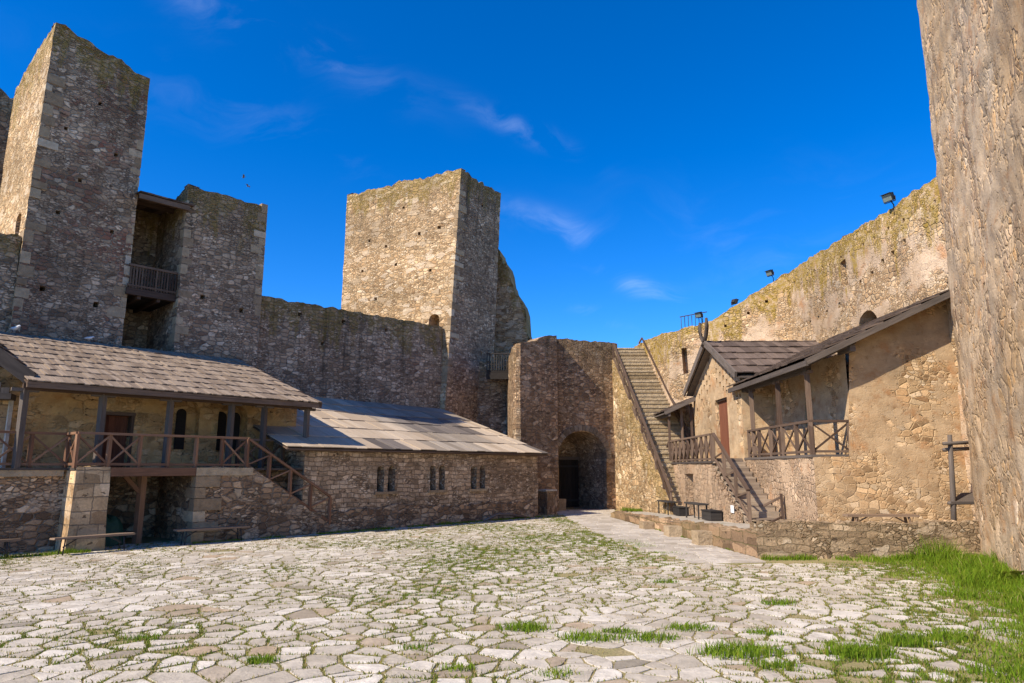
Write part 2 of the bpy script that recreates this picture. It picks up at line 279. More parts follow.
# ------------------------------------------------------------------ mesh builder
def V(*a): return Vector(a)
class M:
    def __init__(s): s.v = []; s.f = []; s.uv = []; s.td = []; s.rn = []; s.mi = []; s.sm = []
    def add(s, vs, fs, uvs, td=None, rnd=None, mi=0, smooth=False):
        b = len(s.v); s.v += [tuple(x) for x in vs]; s.uv += list(uvs)
        s.td += td if td is not None else [5.0] * len(vs)
        r = R() if rnd is None else rnd
        s.rn += r if isinstance(r, list) else [r] * len(vs)
        for f in fs: s.f.append([b + i for i in f]); s.mi.append(mi); s.sm.append(smooth)
    def quad(s, a, b, c, d, mi=0, rnd=None):
        a, b, c, d = map(Vector, (a, b, c, d)); L = (b - a).length; h = (d - a).length
        s.add([a, b, c, d], [(0, 1, 2, 3)], [(0, 0), (L, 0), (L, h), (0, h)], rnd=rnd, mi=mi)
    def box(s, o, ex, ey, ez, mi=0, rnd=None, uo=None):
        """box from corner o along three edge vectors; grain runs along the longest edge"""
        o, ex, ey, ez = map(Vector, (o, ex, ey, ez)); r = R() if rnd is None else rnd
        c = [o, o + ex, o + ex + ey, o + ey, o + ez, o + ex + ez, o + ex + ey + ez, o + ey + ez]
        E = (ex, ey, ez); q = R() * 7 if uo is None else uo
        for idx, i, j in (((0, 3, 2, 1), 1, 0), ((4, 5, 6, 7), 0, 1), ((0, 1, 5, 4), 0, 2), ((3, 7, 6, 2), 2, 0), ((1, 2, 6, 5), 1, 2), ((0, 4, 7, 3), 2, 1)):
            P = [c[k] for k in idx]; a = (P[1] - P[0]).length; b = (P[3] - P[0]).length
            if a >= b: uv = [(q, q), (q + a, q), (q + a, q + b), (q, q + b)]
            else: uv = [(q, q), (q, q + a), (q + b, q + a), (q + b, q)]
            s.add(P, [(0, 1, 2, 3)], uv, rnd=r, mi=mi)
    def cbox(s, c, sx, sy, sz, ang=0.0, mi=0, rnd=None):
        ca, sa = math.cos(ang), math.sin(ang); X = V(ca, sa, 0) * sx; Y = V(-sa, ca, 0) * sy; Z = V(0, 0, sz)
        s.box(Vector(c) - X / 2 - Y / 2, X, Y, Z, mi, rnd)
    def beam(s, p, q, w, h, mi=0, rnd=None, up=V(0, 0, 1), jit=.006):
        """rustic timber from p to q (centre line), w across, h along up"""
        p, q = Vector(p), Vector(q); d = q - p
        if abs(d.normalized().dot(up)) > .98: up = V(.37, .93, 0)
        x = d.cross(up).normalized(); y = x.cross(d).normalized()
        j = lambda: rr(-jit, jit)
        A = [p + x * sx * w / 2 + y * sy * h / 2 + V(j(), j(), j()) for sx, sy in ((-1, -1), (1, -1), (1, 1), (-1, 1))]
        B = [q + x * sx * w / 2 + y * sy * h / 2 + V(j(), j(), j()) for sx, sy in ((-1, -1), (1, -1), (1, 1), (-1, 1))]
        L = d.length; r = R() if rnd is None else rnd; o = R() * 5
        for i in range(4):
            k = (i + 1) % 4
            s.add([A[i], B[i], B[k], A[k]], [(0, 1, 2, 3)], [(o, i * .3), (o + L, i * .3), (o + L, i * .3 + w), (o, i * .3 + w)], rnd=r, mi=mi)
        s.add(A[::-1], [(0, 1, 2, 3)], [(0, 0), (w, 0), (w, h), (0, h)], rnd=r, mi=mi)
        s.add(B, [(0, 1, 2, 3)], [(0, 0), (w, 0), (w, h), (0, h)], rnd=r, mi=mi)
    def tube(s, pts, rad, n=10, mi=0, rnd=None, caps=True):
        pts = [Vector(p) for p in pts]; vs, uvs, fs = [], [], []; L = 0
        for i, p in enumerate(pts):
            d = (pts[min(i + 1, len(pts) - 1)] - pts[max(i - 1, 0)]).normalized()
            u = V(0, 0, 1) if abs(d.z) < .9 else V(1, 0, 0); x = d.cross(u).normalized(); y = x.cross(d)
            r = rad[i] if isinstance(rad, (list, tuple)) else rad
            if i: L += (p - pts[i - 1]).length
            for k in range(n):
                a = 2 * math.pi * k / n; vs.append(p + (x * math.cos(a) + y * math.sin(a)) * r); uvs.append((L, k / n * 6.28 * r))
        for i in range(len(pts) - 1):
            for k in range(n):
                fs.append((i * n + k, i * n + (k + 1) % n, (i + 1) * n + (k + 1) % n, (i + 1) * n + k))
        if caps: fs.append(tuple(range(n))[::-1]); fs.append(tuple((len(pts) - 1) * n + k for k in range(n)))
        s.add(vs, fs, uvs, rnd=rnd, mi=mi, smooth=True)
    def poly_prism(s, pts, ext, mi=0, rnd=None):
        """polygon pts (3-D, planar) extruded by vector ext, closed"""
        pts = [Vector(p) for p in pts]; ext = Vector(ext); n = len(pts)
        x = (pts[1] - pts[0]).normalized(); nn = ext.normalized(); y = nn.cross(x)
        uv = [((p - pts[0]).dot(x), (p - pts[0]).dot(y)) for p in pts]; r = R() if rnd is None else rnd
        s.add(pts, [tuple(range(n))], uv, rnd=r, mi=mi); s.add([p + ext for p in pts], [tuple(range(n))[::-1]], uv, rnd=r, mi=mi)
        for i in range(n): s.quad(pts[i], pts[(i + 1) % n], pts[(i + 1) % n] + ext, pts[i] + ext, mi, r)
    def build(s, name, mats, parent=None, loc=(0, 0, 0)):
        if not isinstance(mats, (list, tuple)): mats = [mats]
        org = Vector(parent.get('_o', (0, 0, 0))) if parent else Vector(loc)
        me = bpy.data.meshes.new(name)
        me.from_pydata([tuple(Vector(v) - org) for v in s.v], [], s.f)
        ul = me.uv_layers.new(name='UVMap'); li = np.empty(len(me.loops), np.int32); me.loops.foreach_get('vertex_index', li)
        ul.data.foreach_set('uv', np.array(s.uv, np.float32)[li].ravel())
        for nm, dat in (('td', s.td), ('rnd', s.rn)):
            a = me.attributes.new(nm, 'FLOAT', 'POINT'); a.data.foreach_set('value', np.array(dat, np.float32))
        for m in mats: me.materials.append(m)
        me.polygons.foreach_set('material_index', np.array(s.mi, np.int32)); me.polygons.foreach_set('use_smooth', np.array(s.sm, bool))
        me.update()
        o = bpy.data.objects.new(name, me); col.objects.link(o)
        if parent: o.parent = parent; o['_o'] = tuple(org)
        else: o.location = org; o['_o'] = tuple(org)
        return o
def thing(name, label, cat, loc, group=None):
    o = bpy.data.objects.new(name, None); col.objects.link(o); o.location = loc; o.empty_display_size = .3
    o['label'] = label; o['category'] = cat; o['_o'] = tuple(loc)
    if group: o['group'] = group
    return o
def tag(o, label=None, cat=None, group=None, kind=None):
    for k, v in (('label', label), ('category', cat), ('group', group), ('kind', kind)):
        if v: o[k] = v
    return o
def copy_tree(o, parent=None):
    c = o.copy(); col.objects.link(c)
    if parent: c.parent = parent
    for ch in list(o.children): copy_tree(ch, c)
    return c

def pip(x, y, P):
    r = False; n = len(P); j = n - 1
    for i in range(n):
        xi, yi = P[i]; xj, yj = P[j]
        if (yi > y) != (yj > y) and x < (xj - xi) * (y - yi) / (yj - yi) + xi: r = not r
        j = i
    return r
def arch(u0, u1, z0, z1, n=10):
    """arched opening: z1 is the crown"""
    r = (u1 - u0) / 2; c = (u0 + u1) / 2; rise = min(r, (z1 - z0) * .6)
    return [(u0, z0), (u1, z0)] + [(c + r * math.cos(math.pi * k / n), z1 - rise + rise * math.sin(math.pi * k / n)) for k in range(n + 1)]
def rect(u0, u1, z0, z1): return [(u0, z0), (u1, z0), (u1, z1), (u0, z1)]
def dispv(p, a):
    return (noise.noise_vector(p * .8) * .6 + noise.noise_vector(p * 2.6 + V(9, 3, 5)) * .4) * a

def panel(m, A, B, z0, top, inw, At=(0, 0), Bt=(0, 0), H=10., sp=.32, holes=(), uo=0., disp=.05, rag=.10, cap=.5, mi=0, ragf=2.2, hmi=None):
    """one masonry face from plan point A to B, uneven head, openings with real depth.  holes: (polygon[(u,z)], depth, has_back)"""
    A, B = Vector(A[:2]), Vector(B[:2]); L = (B - A).length; D = (B - A) / L
    At, Bt = Vector(At), Vector(Bt); inw = Vector(inw[:2]).normalized()
    topf = top if callable(top) else (lambda u: top)
    def P(u, z):
        b = A + D * u + (At.lerp(Bt, u / L)) * (z / H); return V(b.x, b.y, z)
    n = max(2, int(round(L / sp)))
    us = [L * i / n for i in range(n + 1)]
    if rag:
        k = 2 if sp > .15 else 1
        us = [L * i / (n * k) for i in range(n * k + 1)]
    def rg(u):
        if not rag: return 0
        b = P(u, topf(u)); q = noise.noise(V(b.x * ragf, b.y * ragf, 1.3)) + .7 * noise.noise(V(b.x * ragf * 2.3, b.y * ragf * 2.3, 4.1))
        return rag * (round(q * 3) / 3 * .6 + q * .4)
    tp = [(u, topf(u) + rg(u)) for u in us]
    bot = [(L * i / n, z0) for i in range(n + 1)]
    def side(u, za, zb):
        k = max(1, int(round((zb - za) / sp))); return [(u, za + (zb - za) * i / k) for i in range(1, k)]
    out = bot + side(L, z0, tp[-1][1]) + tp[::-1] + side(0, z0, tp[0][1])[::-1]
    pts = list(out); edges = [(i, (i + 1) % len(out)) for i in range(len(out))]
    hp = []
    for h in holes:
        b = len(pts); pts += h[0]; edges += [(b + i, b + (i + 1) % len(h[0])) for i in range(len(h[0]))]
        bb = (min(q[0] for q in h[0]), max(q[0] for q in h[0]), min(q[1] for q in h[0]), max(q[1] for q in h[0])); hp.append((h[0], bb))
    def inhole(x, y):
        for q, bb in hp:
            if bb[0] < x < bb[1] and bb[2] < y < bb[3] and pip(x, y, q): return True
        return False
    tmin = min(t[1] for t in tp)
    tarr_u = [t[0] for t in tp]; tarr_z = [t[1] for t in tp]
    topi = lambda u: float(np.interp(u, tarr_u, tarr_z))
    z = z0 + sp; zmax = max(tarr_z)
    while z < zmax:
        for i in range(1, n):
            u = L * i / n + rr(-.2, .2) * sp; q = z + rr(-.2, .2) * sp
            if q < z0 + .3 * sp: continue
            if (q < tmin - .4 * sp or q < topi(u) - .45 * sp) and not inhole(u, q): pts.append((u, q))
        z += sp
    vo, eo, fo, *_ = geometry.delaunay_2d_cdt([Vector(p) for p in pts], edges, [], 0, 1e-5)
    tri = []
    for f in fo:
        cx = sum(vo[i].x for i in f) / len(f); cz = sum(vo[i].y for i in f) / len(f)
        if cz > tmin and cz > topi(cx): continue
        if inhole(cx, cz): continue
        tri.append(tuple(f))
    def PD(u, z):
        p = P(u, z); return p + dispv(p, disp)
    # face winding: outward normal = -inw
    if tri:
        a, b, c = (P(vo[i].x, vo[i].y) for i in tri[0][:3])
        nn = (b - a).cross(c - a)
        if nn.x * inw.x + nn.y * inw.y > 0: tri = [t[::-1] for t in tri]
    m.add([PD(q.x, q.y) for q in vo], tri, [(q.x + uo, q.y) for q in vo], td=[topi(q.x) - q.y for q in vo], mi=mi, smooth=True)
    I3 = V(inw.x, inw.y, 0)
    if cap:
        k = len(tp); vs = [PD(*t) for t in tp]; vs += [x + I3 * cap + V(0, 0, rr(-.05, .05)) for x in vs]
        m.add(vs, [(i, i + 1, k + i + 1, k + i) for i in range(k - 1)], [(t[0] + uo, t[1]) for t in tp] + [(t[0] + uo, t[1] + cap) for t in tp], td=[0.] * (2 * k), mi=mi)
    for h in holes:
        q, dep, back = h[0], h[1], h[2]; k = len(q)
        fr = [PD(*x) for x in q]; bk = [x + I3 * dep for x in fr]; s = 0
        for i in range(k):
            j = (i + 1) % k; e = (Vector(q[j]) - Vector(q[i])).length
            vert = abs(q[j][1] - q[i][1]) > abs(q[j][0] - q[i][0])
            uv = [(uo, q[i][1]), (uo, q[j][1]), (uo + dep, q[j][1]), (uo + dep, q[i][1])] if vert else [(q[i][0] + uo, 0), (q[j][0] + uo, 0), (q[j][0] + uo, dep), (q[i][0] + uo, dep)]
            m.add([fr[i], fr[j], bk[j], bk[i]], [(0, 1, 2, 3)], uv, mi=mi if hmi is None else hmi)
        if back: m.add(bk, [tuple(range(k))], [(x[0] + uo, x[1]) for x in q], mi=mi if hmi is None else hmi)
    return P

def tower(m, base, tops, ztop, z0=0., sps=None, holes=None, mats=None, rag=.14, disp=.06):
    """closed masonry shaft; base/tops: plan corners (ordered), ztop: head height at each corner"""
    n = len(base); cx = sum(b[0] for b in base) / n; cy = sum(b[1] for b in base) / n; uo = R() * 20
    for i in range(n):
        j = (i + 1) % n; A, B = Vector(base[i]), Vector(base[j]); L = (B - A).length; d = (B - A) / L
        nv = Vector((d.y, -d.x)); c = Vector((cx, cy)) - A
        if nv.dot(c) < 0: nv = -nv
        H = max(ztop)
        panel(m, A, B, z0, (lambda u, a=ztop[i], b=ztop[j], L=L: a + (b - a) * u / L), nv, Vector(tops[i]) - A, Vector(tops[j]) - B, H,
              sp=(sps or [.35] * n)[i], holes=(holes or {}).get(i, ()), uo=uo, rag=rag, disp=disp, mi=(mats or [0] * n)[i])
        uo += L
    m.add([V(t[0], t[1], z - .25) for t, z in zip(tops, ztop)], [tuple(range(n))], [(t[0], t[1]) for t in tops], td=[0.] * n)

def fr(O, az):
    """local frame: u along az (degrees clockwise from +Y), w to the left/back of it"""
    a = math.radians(az); D = V(math.sin(a), math.cos(a), 0); W = V(-math.cos(a), math.sin(a), 0)
    return (lambda u, w=0., z=0.: V(O[0], O[1], 0) + D * u + W * w + V(0, 0, z)), D, W
def wallbox(m, A, B, z0, top, inw, th, **k):
    """free wall: front face, back face and head"""
    A, B = Vector(A[:2]), Vector(B[:2]); iw = Vector(inw[:2]).normalized()
    panel(m, A, B, z0, top, iw, cap=th, **k)
    k2 = {x: k[x] for x in ('uo', 'mi') if x in k}
    panel(m, A + iw * th, B + iw * th, z0, (lambda u: (top(u) if callable(top) else top) - .05), -iw, sp=1.0, rag=0, cap=0, **k2)
    for Q in (A, B):
        u = 0 if Q is A else (B - A).length; z1 = (top(u) if callable(top) else top)
        panel(m, Q, Q + iw * th, z0, z1 - .03, (B - A) if Q is A else (A - B), sp=.4, rag=0, cap=0, **k2)

def shakes(m, P, U, S, L, D, rows, bw, th=.03, lift=.05, over=.12, mi=0, jit=.35, taper=None, pick=None, run=(0, 1)):
    """roof covering of overlapping split boards laid in courses; taper(s)->(u0,u1) cuts the ends"""
    P, U, S = Vector(P), Vector(U).normalized(), Vector(S).normalized(); Nn = U.cross(S).normalized()
    if Nn.z < 0: Nn = -Nn
    rl = D / rows
    for r in range(rows):
        s0 = r * rl; u0, u1 = taper(s0 + rl / 2) if taper else (0, L); u = u0
        while u < u1 - .02:
            b = min(bw * rr(1 - jit, 1 + jit), u1 - u)
            a0 = s0 - rr(0, .05); ln = rl * 1.12
            o = P + U * u + S * a0 + Nn * (lift + rr(-.010, .018))
            ev = S * ln - Nn * (lift * .92)
            m.box(o, U * (b - .008), ev, Nn * -th, mi=pick(u + b / 2, s0 + rl / 2) if pick else mi)
            u += b

def railing(root, pts, h=.95, post=.09, cross=True, mat=None, seg=1.0, posts=True, lowrail=True, one_brace=False):
    """timber balustrade along floor points; returns the part"""
    mat = mat or m_woodbrown; m = M(); bal = []; br = []; low = []
    for a, b in zip(pts[:-1], pts[1:]):
        a, b = Vector(a), Vector(b); n = max(1, int(round((b - a).length / seg))); up = V(0, 0, 1)
        m.beam(a + up * h, b + up * h, .11, .07)
        if lowrail: low.append((a + up * .1, b + up * .1))
        for i in range(n + 1):
            p = a.lerp(b, i / n); bal.append((p, p + up * (h - .03)))
            if i < n and (cross is True or (cross and i in cross)):
                q = a.lerp(b, (i + 1) / n)
                br.append((p + up * .1, q + up * (h - .05)))
                if not one_brace: br.append((p + up * (h - .05), q + up * .1))
    o = m.build('handrail', mat, root)
    for p, q in low:
        x = M(); x.beam(p, q, .07, .07); x.build('bottom_rail', mat, o)
    if posts:
        for p, q in bal:
            x = M(); x.beam(p, q, post, post); x.build('baluster', mat, o)
    for p, q in br:
        x = M(); d = (q - p).normalized(); s = V(-d.y, d.x, 0)
        s = s.normalized() * rr(-.012, .012) if s.length > .01 else V(0, 0, 0)
        x.beam(p + s, q + s, .04, .05); x.build('brace', mat, o)
    return o

# ================================================================== SETTING: ground, paving, path
gm = M(); gm.add([(-300, -200, 0), (300, -200, 0), (300, 500, 0), (-300, 500, 0)], [(0, 1, 2, 3)], [(0, 0)] * 4)
tag(gm.build('ground', m_soil), kind='structure')

def pl_x(Y): return float(np.interp(Y, [16.8, 17.3, 20, 24.2, 30, 36], [4.2, 4.25, 3.58, 2.98, 2.66, 2.35]))   # left edge of the slab path
def pr_x(Y): return float(np.interp(Y, [16.8, 17.8, 28.2, 33, 36, 40], [6.1, 6.12, 5.05, 4.55, 5.3, 5.8]))      # right edge (kerb)
LAWN = [(7.6, 17.9), (9.0, 17.2), (8.9, 16.2), (8.15, 14.4), (7.25, 11.0), (6.1, 9.2), (4.9, 7.9), (3.9, 6.0)]
def lawn_d(x, y):
    """metres inside the lawn (x beyond its ragged edge)"""
    e = float(np.interp(y, [p[1] for p in LAWN][::-1], [p[0] for p in LAWN][::-1]))
    return (x - e) * .8 + .55 * noise.noise(V(x * .9, y * .9, 3)) + .45 * noise.noise(V(x * 2.6, y * 2.6, 8))
def patch(x, y):
    """how grassy the joints are"""
    a = noise.noise(V(x * .35, y * .35, 11)) + .5 * noise.noise(V(x * 1.1, y * 1.1, 21))
    far = math.exp(-((x - .2) / 2.6) ** 2 - ((y - 20) / 6.5) ** 2)
    edge = math.exp(-((x - pl_x(y) + .45) / .5) ** 2) if y > 16 else 0
    ln = max(0, 1 - abs(lawn_d(x, y) + .5) / 1.6)
    return .50 + .75 * a + .50 * far + .55 * edge + .75 * ln
HOUSE_O, HOUSE_AZ = (-6.45, 24.75), 43.5
HALL_O, HALL_AZ = (1.22, 33.33), 42.2
hp, hD, hW = fr(HOUSE_O, HOUSE_AZ)
fp, fD, fW = fr(HALL_O, HALL_AZ)
def in_court(x, y):
    if y < 3.2 or y > 40: return False
    if abs(x) > .80 * y + 3.2: return False
    q = V(x, y, 0) - V(HOUSE_O[0], HOUSE_O[1], 0)
    if q.dot(hW) > (1.2 if q.dot(hD) < .2 else .6): return False
    if y > 16.9 and x > pl_x(y) - .12: return False
    return True
seeds = []
y = 3.0; row = 0
while y < 40.5:
    d = .50 + .012 * max(0, y - 8) * 0
    x = -(.8 * y + 4)
    while x < .8 * y + 4:
        k = .92
        sx_ = x + (row % 2) * .3 + rr(-.5, .5) * .56 * k; sy_ = y + rr(-.5, .5) * .42 * k
        seeds.append((sx_, sy_)); x += .37
    y += .285; row += 1
# merge some neighbours away so that stones differ in size
seeds = [p for p in seeds if R() > .13 + .22 * (noise.noise(V(p[0] * .7, p[1] * .7, 3)) > .05)]
vo, eo, fo, *_ = geometry.delaunay_2d_cdt([Vector(p) for p in seeds], [], [], 0, 1e-6)
cc = []
for f in fo:
    a, b, c = (vo[i] for i in f[:3]); d = 2 * (a.x * (b.y - c.y) + b.x * (c.y - a.y) + c.x * (a.y - b.y))
    if abs(d) < 1e-9: cc.append(((a.x + b.x + c.x) / 3, (a.y + b.y + c.y) / 3)); continue
    A2, B2, C2 = a.length_squared, b.length_squared, c.length_squared
    cc.append(((A2 * (b.y - c.y) + B2 * (c.y - a.y) + C2 * (a.y - b.y)) / d, (A2 * (c.x - b.x) + B2 * (a.x - c.x) + C2 * (b.x - a.x)) / d))
inc = [[] for _ in vo]
for k, f in enumerate(fo):
    for i in f: inc[i].append(k)
flag = M(); joints = []
for i, p in enumerate(vo):
    if len(inc[i]) < 3 or not in_court(p.x, p.y): continue
    C = sorted((cc[k] for k in inc[i]), key=lambda q: math.atan2(q[1] - p.y, q[0] - p.x))
    if max(math.hypot(q[0] - p.x, q[1] - p.y) for q in C) > 1.2: continue
    gx = sum(q[0] for q in C) / len(C); gy = sum(q[1] for q in C) / len(C)
    pk = patch(gx, gy); ld = lawn_d(gx, gy)
    for q, q2 in zip(C, C[1:] + C[:1]):
        joints.append((q, q2, pk))
    if ld > .55 or (ld > -.1 and R() < .5) or R() < .01 + max(0, pk - .95) * .22: continue
    gap = rr(.007, .020) + .030 * max(0, pk - .3)
    h = rr(.0, .006); tx, ty = rr(-.010, .010), rr(-.010, .010)
    ring = []
    for q, q2 in zip(C, C[1:] + C[:1]):
        for t in (0., .35, .7):
            x = q[0] + (q2[0] - q[0]) * t; y = q[1] + (q2[1] - q[1]) * t
            dx, dy = x - gx, y - gy; l = math.hypot(dx, dy)
            if l < .02: continue
            k = max(.3, 1 - (gap + (.008 if t == 0 else 0) + .016 * noise.noise(V(x * 5, y * 5, i * .37))) / l)
            ring.append((gx + dx * k, gy + dy * k))
    if len(ring) < 5: continue
    n = len(ring); r = R()
    zf = lambda x, y: h + .006 + tx * (x - gx) + ty * (y - gy) + .006 * noise.noise(V(x * 2, y * 2, 0))
    top = [V(gx + (x - gx) * .982, gy + (y - gy) * .982, zf(x, y)) for x, y in ring]
    mid = [V(x, y, zf(x, y) - .005) for x, y in ring]; low = [V(x, y, -.03) for x, y in ring]
    flag.add(top + mid + low + [V(gx, gy, zf(gx, gy) + .003)], [(k, (k + 1) % n, 3 * n) for k in range(n)] + [(n + k, n + (k + 1) % n, (k + 1) % n, k) for k in range(n)] +
             [(2 * n + k, 2 * n + (k + 1) % n, n + (k + 1) % n, n + k) for k in range(n)], [(q.x, q.y) for q in top + mid + low] + [(gx, gy)], rnd=r)
tag(flag.build('paving', m_flag), kind='structure')

pm = M(); y = 16.95
while y < 38.6:
    dy = rr(.26, .42); x = pl_x(y) + rr(-.15, .12); xr = pr_x(y + dy / 2) - .03
    if y > 36: x = max(x, 2.0)
    while x < xr - .08:
        dx = min(rr(.32, .75), xr - x); 
        if xr - x - dx < .12: dx = xr - x
        t = -.085; z = rr(.006, .022)
        c = [(x + .012, y + .012), (x + dx - .012, y + .012), (x + dx - .012, y + dy - .012), (x + .012, y + dy - .012)]
        c = [(a + (b - 20) * t * 0 + rr(-.012, .012), b + (a - 4) * -t * 1.0 + rr(-.012, .012)) for a, b in c]
        mx_, my_ = x + dx / 2, sum(q[1] for q in c) / 4
        tp = [V(mx_ + (a - mx_) * .965, my_ + (b - my_) * .95, z + .012 + rr(-.003, .003)) for a, b in c]; md = [V(a, b, z) for a, b in c]; lw = [V(a, b, -.03) for a, b in c]
        pm.add(tp + md + lw, [(0, 1, 2, 3)] + [(4 + k, 4 + (k + 1) % 4, (k + 1) % 4, k) for k in range(4)] + [(8 + k, 8 + (k + 1) % 4, 4 + (k + 1) % 4, 4 + k) for k in range(4)], [(q.x, q.y) for q in tp + md + lw])
        x += dx
    y += dy
tag(pm.build('path', m_sett), kind='structure')

# ================================================================== LEFT SIDE: towers and curtain wall
PW = (-4.0, 38.07)
wp, wD, wW = fr(PW, 44)     # plane of the left curtain wall
c1 = V(-17.77, 23.81, 0)
def az2(az, d): a = math.radians(az); return Vector((math.sin(a) * d, math.cos(a) * d))
def quoins(m, base, top, d1, d2, z0, z1, H, hgt=.42, lo=.35, hi=.75, pr=.02, mi=2):
    """alternating corner blocks, standing just proud; d1,d2 plan directions away from the corner along each face"""
    z = z0; k = 0; d1 = Vector(d1).normalized(); d2 = Vector(d2).normalized()
    while z < z1:
        h = hgt * rr(.75, 1.25); a, b = (rr(lo, hi), rr(.2, .35)) if k % 2 else (rr(.2, .35), rr(lo, hi)); k += 1
        c = Vector(base).lerp(Vector(top), z / H) - (d1 + d2) * pr
        if R() < .8:
            m.box(V(c.x, c.y, z), V(d1.x, d1.y, 0) * a, V(d2.x, d2.y, 0) * b + V(0, 0, rr(-.03, .03)), V(0, 0, h - rr(.02, .12)), mi=mi)
        z += h
def quoin_mat(name, cols):
    m, g = newmat(name); r = attr(g, 'rnd'); p = g.n('ShaderNodeTexCoord').outputs['Object']
    c = g.ramp(r, cols); n1 = g.noise(p, 4, 6, .68); k = g.rng(n1, .25, .75, .62, 1.25, False)
    c = g.mix(1.0, c, g.n('ShaderNodeCombineColor', {0: k, 1: k, 2: k}).outputs[0], 'MULTIPLY')
    return finish(m, g, c, .9, g.noise(p, 11, 5, .65), .05)
m_quoin = quoin_mat('corner_block', [(0, (.28, .195, .115)), (.5, (.40, .295, .18)), (.85, (.50, .38, .24)), (1, (.58, .48, .35))])
# --- great tower
A0 = Vector(c1[:2]); A1 = A0 + az2(38, 3.8); A3 = A0 + az2(-45, 6.2); A2 = A1 + az2(-45, 6.2)
t1 = thing('tower', 'tallest stone tower at the far left, with mossy streaks down its ragged head', 'tower', (A0.x, A0.y, 0))
m = M()
sq = lambda u, z, s=.2: rect(u, u + s, z, z + s)
tower(m, [A0, A1, A2, A3], [A0 + Vector((.18, .1)), A1 + Vector((.0, .08)), A2, A3], [19.2, 18.5, 18.3, 18.75], holes={0: [(sq(.75, 8.6), .5, True), (sq(2.6, 8.35), .5, True), (sq(1.5, 13.1, .14), .4, True), (sq(2.9, 11.4, .15), .4, True), (sq(.9, 11.6, .15), .4, True), (sq(2.7, 14.6, .15), .4, True), (sq(.8, 15.0, .14), .4, True), (sq(1.9, 16.5, .14), .4, True)], 3: [(arch(4.6, 5.3, 10.6, 11.7), .8, True)]}, rag=.15, mats=[0, 0, 0, 1])  # last face faces the sun: sunlit-toned stone, unlike the shaded sides
quoins(m, A0, A0 + Vector((.18, .1)), az2(38, 1), az2(-45, 1), 6, 17, 18.9, pr=.012)
quoins(m, A1, A1 + Vector((.0, .08)), az2(218, 1), az2(-45, 1), 6, 16, 18.9, pr=.012)
m.build('wall', [m_tower1, m_tower_sunlit, m_quoin], t1)

# --- broken tower behind the great tower, at the frame edge
tb = M()
F0 = Vector((-24.0, 29.4)); F1 = Vector((-22.1, 31.2)); 
tower(tb, [Vector((-27, 27)), F0, F1, Vector((-27, 33))], [Vector((-27, 27)), F0, F1, Vector((-27, 33))], [20.2, 19.6, 18.2, 19], rag=.5, disp=.1)
tag(tb.build('ruined_tower', m_gate, loc=(-24.5, 30, 0)), 'dark broken tower stump peeking out behind the tallest tower at the left edge', 'ruin')

# --- curtain wall left of the great tower
m = M()
wallbox(m, wp(-27, .12)[:2], wp(-19.75, .12)[:2], 0, 10.5, wW, 2.0, holes=[(sq(5.6, 8.7), .5, True), (sq(2.4, 9.2), .5, True)])
tag(m.build('curtain_wall', m_curtain, loc=wp(-23, 0, 0)), 'short shaded stretch of mossy wall left of the tallest tower', 'wall')

# --- open backed second tower with timber gallery
B0 = wp(-14.2, 0); B1 = wp(-10.62, 0)
m = M()
tower(m, [B0[:2], B1[:2], (B1 + wW * 5.5)[:2], (B0 + wW * 5.5)[:2]], [B0[:2], B1[:2], (B1 + wW * 5.5)[:2], (B0 + wW * 5.5)[:2]], [14.2, 14.15, 14.0, 13.2], rag=.1,
      holes={0: [(sq(.9, 9.3), .5, True), (sq(2.6, 9.0), .5, True)], 3: [(arch(2.6, 3.5, 9.4, 11.0), .8, True)]})
tp2 = thing('tower', 'square dark tower with flat head and streaked face, left of the long curtain wall', 'tower', B0)
quoins(m, B0[:2], B0[:2], hD[:2], wW[:2], 6.5, 13.9, 14, pr=.012, lo=.4, hi=.6); quoins(m, B1[:2], B1[:2], (-wD)[:2], wW[:2], 9, 13.9, 14, pr=.012); m.build('wall', [m_curtain, m_curtain, m_quoin], tp2)
# back wall of the recess
m = M(); panel(m, wp(-16.6, 3.3)[:2], wp(-14.1, 3.3)[:2], 0, 14.0, wW, rag=.05, sp=.5, holes=[(arch(1.3, 2.0, 9.3, 10.9), .8, True)])
m.build('recess_wall', m_curtain, tp2)
gal = thing('gallery', 'dark timber gallery with slatted rail and plank roof between two stone towers', 'gallery', wp(-15.2, .3, 0))
m = M(); u0, u1 = -16.1, -14.22
for i in range(9): m.box(wp(u0, .35 + i * .32, 9.1), wD * (u1 - u0), wW * .31, V(0, 0, .07))
m.build('deck', m_dark, gal)
m = M(); m.beam(wp(u0, .3, 9.2), wp(u1, .3, 9.2), .14, .26); 
for i in range(4): m.beam(wp(u0 + .5 + i * .75, .3, 9.02), wp(u0 + .5 + i * .75, 3.2, 9.02), .12, .16)
m.build('beam', m_woodbrown, gal)
m = M(); m.beam(wp(u0, .25, 10.28), wp(u1, .25, 10.28), .1, .09); r_ = m.build('handrail', m_woodbrown, gal); m = M(); m.beam(wp(u0, .25, 9.45), wp(u1, .25, 9.45), .07, .07); m.build('bottom_rail', m_woodbrown, r_)
for i in range(17):
    x = M(); u = u0 + .1 + i * (u1 - u0 - .15) / 16; x.beam(wp(u, .25, 9.35), wp(u, .25, 10.27), .05, .05); x.build('baluster', m_woodbrown, r_)
m = M()
for i in range(8): m.box(wp(u0 + i * .27, -.25, 13.2 + rr(0, .02)), wD * .265, wW * 3.6 + V(0, 0, .5), V(0, 0, .06))
m.beam(wp(u0, -.15, 13.08), wp(u1 + .1, -.15, 13.08), .12, .2); m.beam(wp(u0, 1.4, 13.35), wp(u1, 1.4, 13.35), .12, .2)
m.build('roof', m_woodbrown, gal)

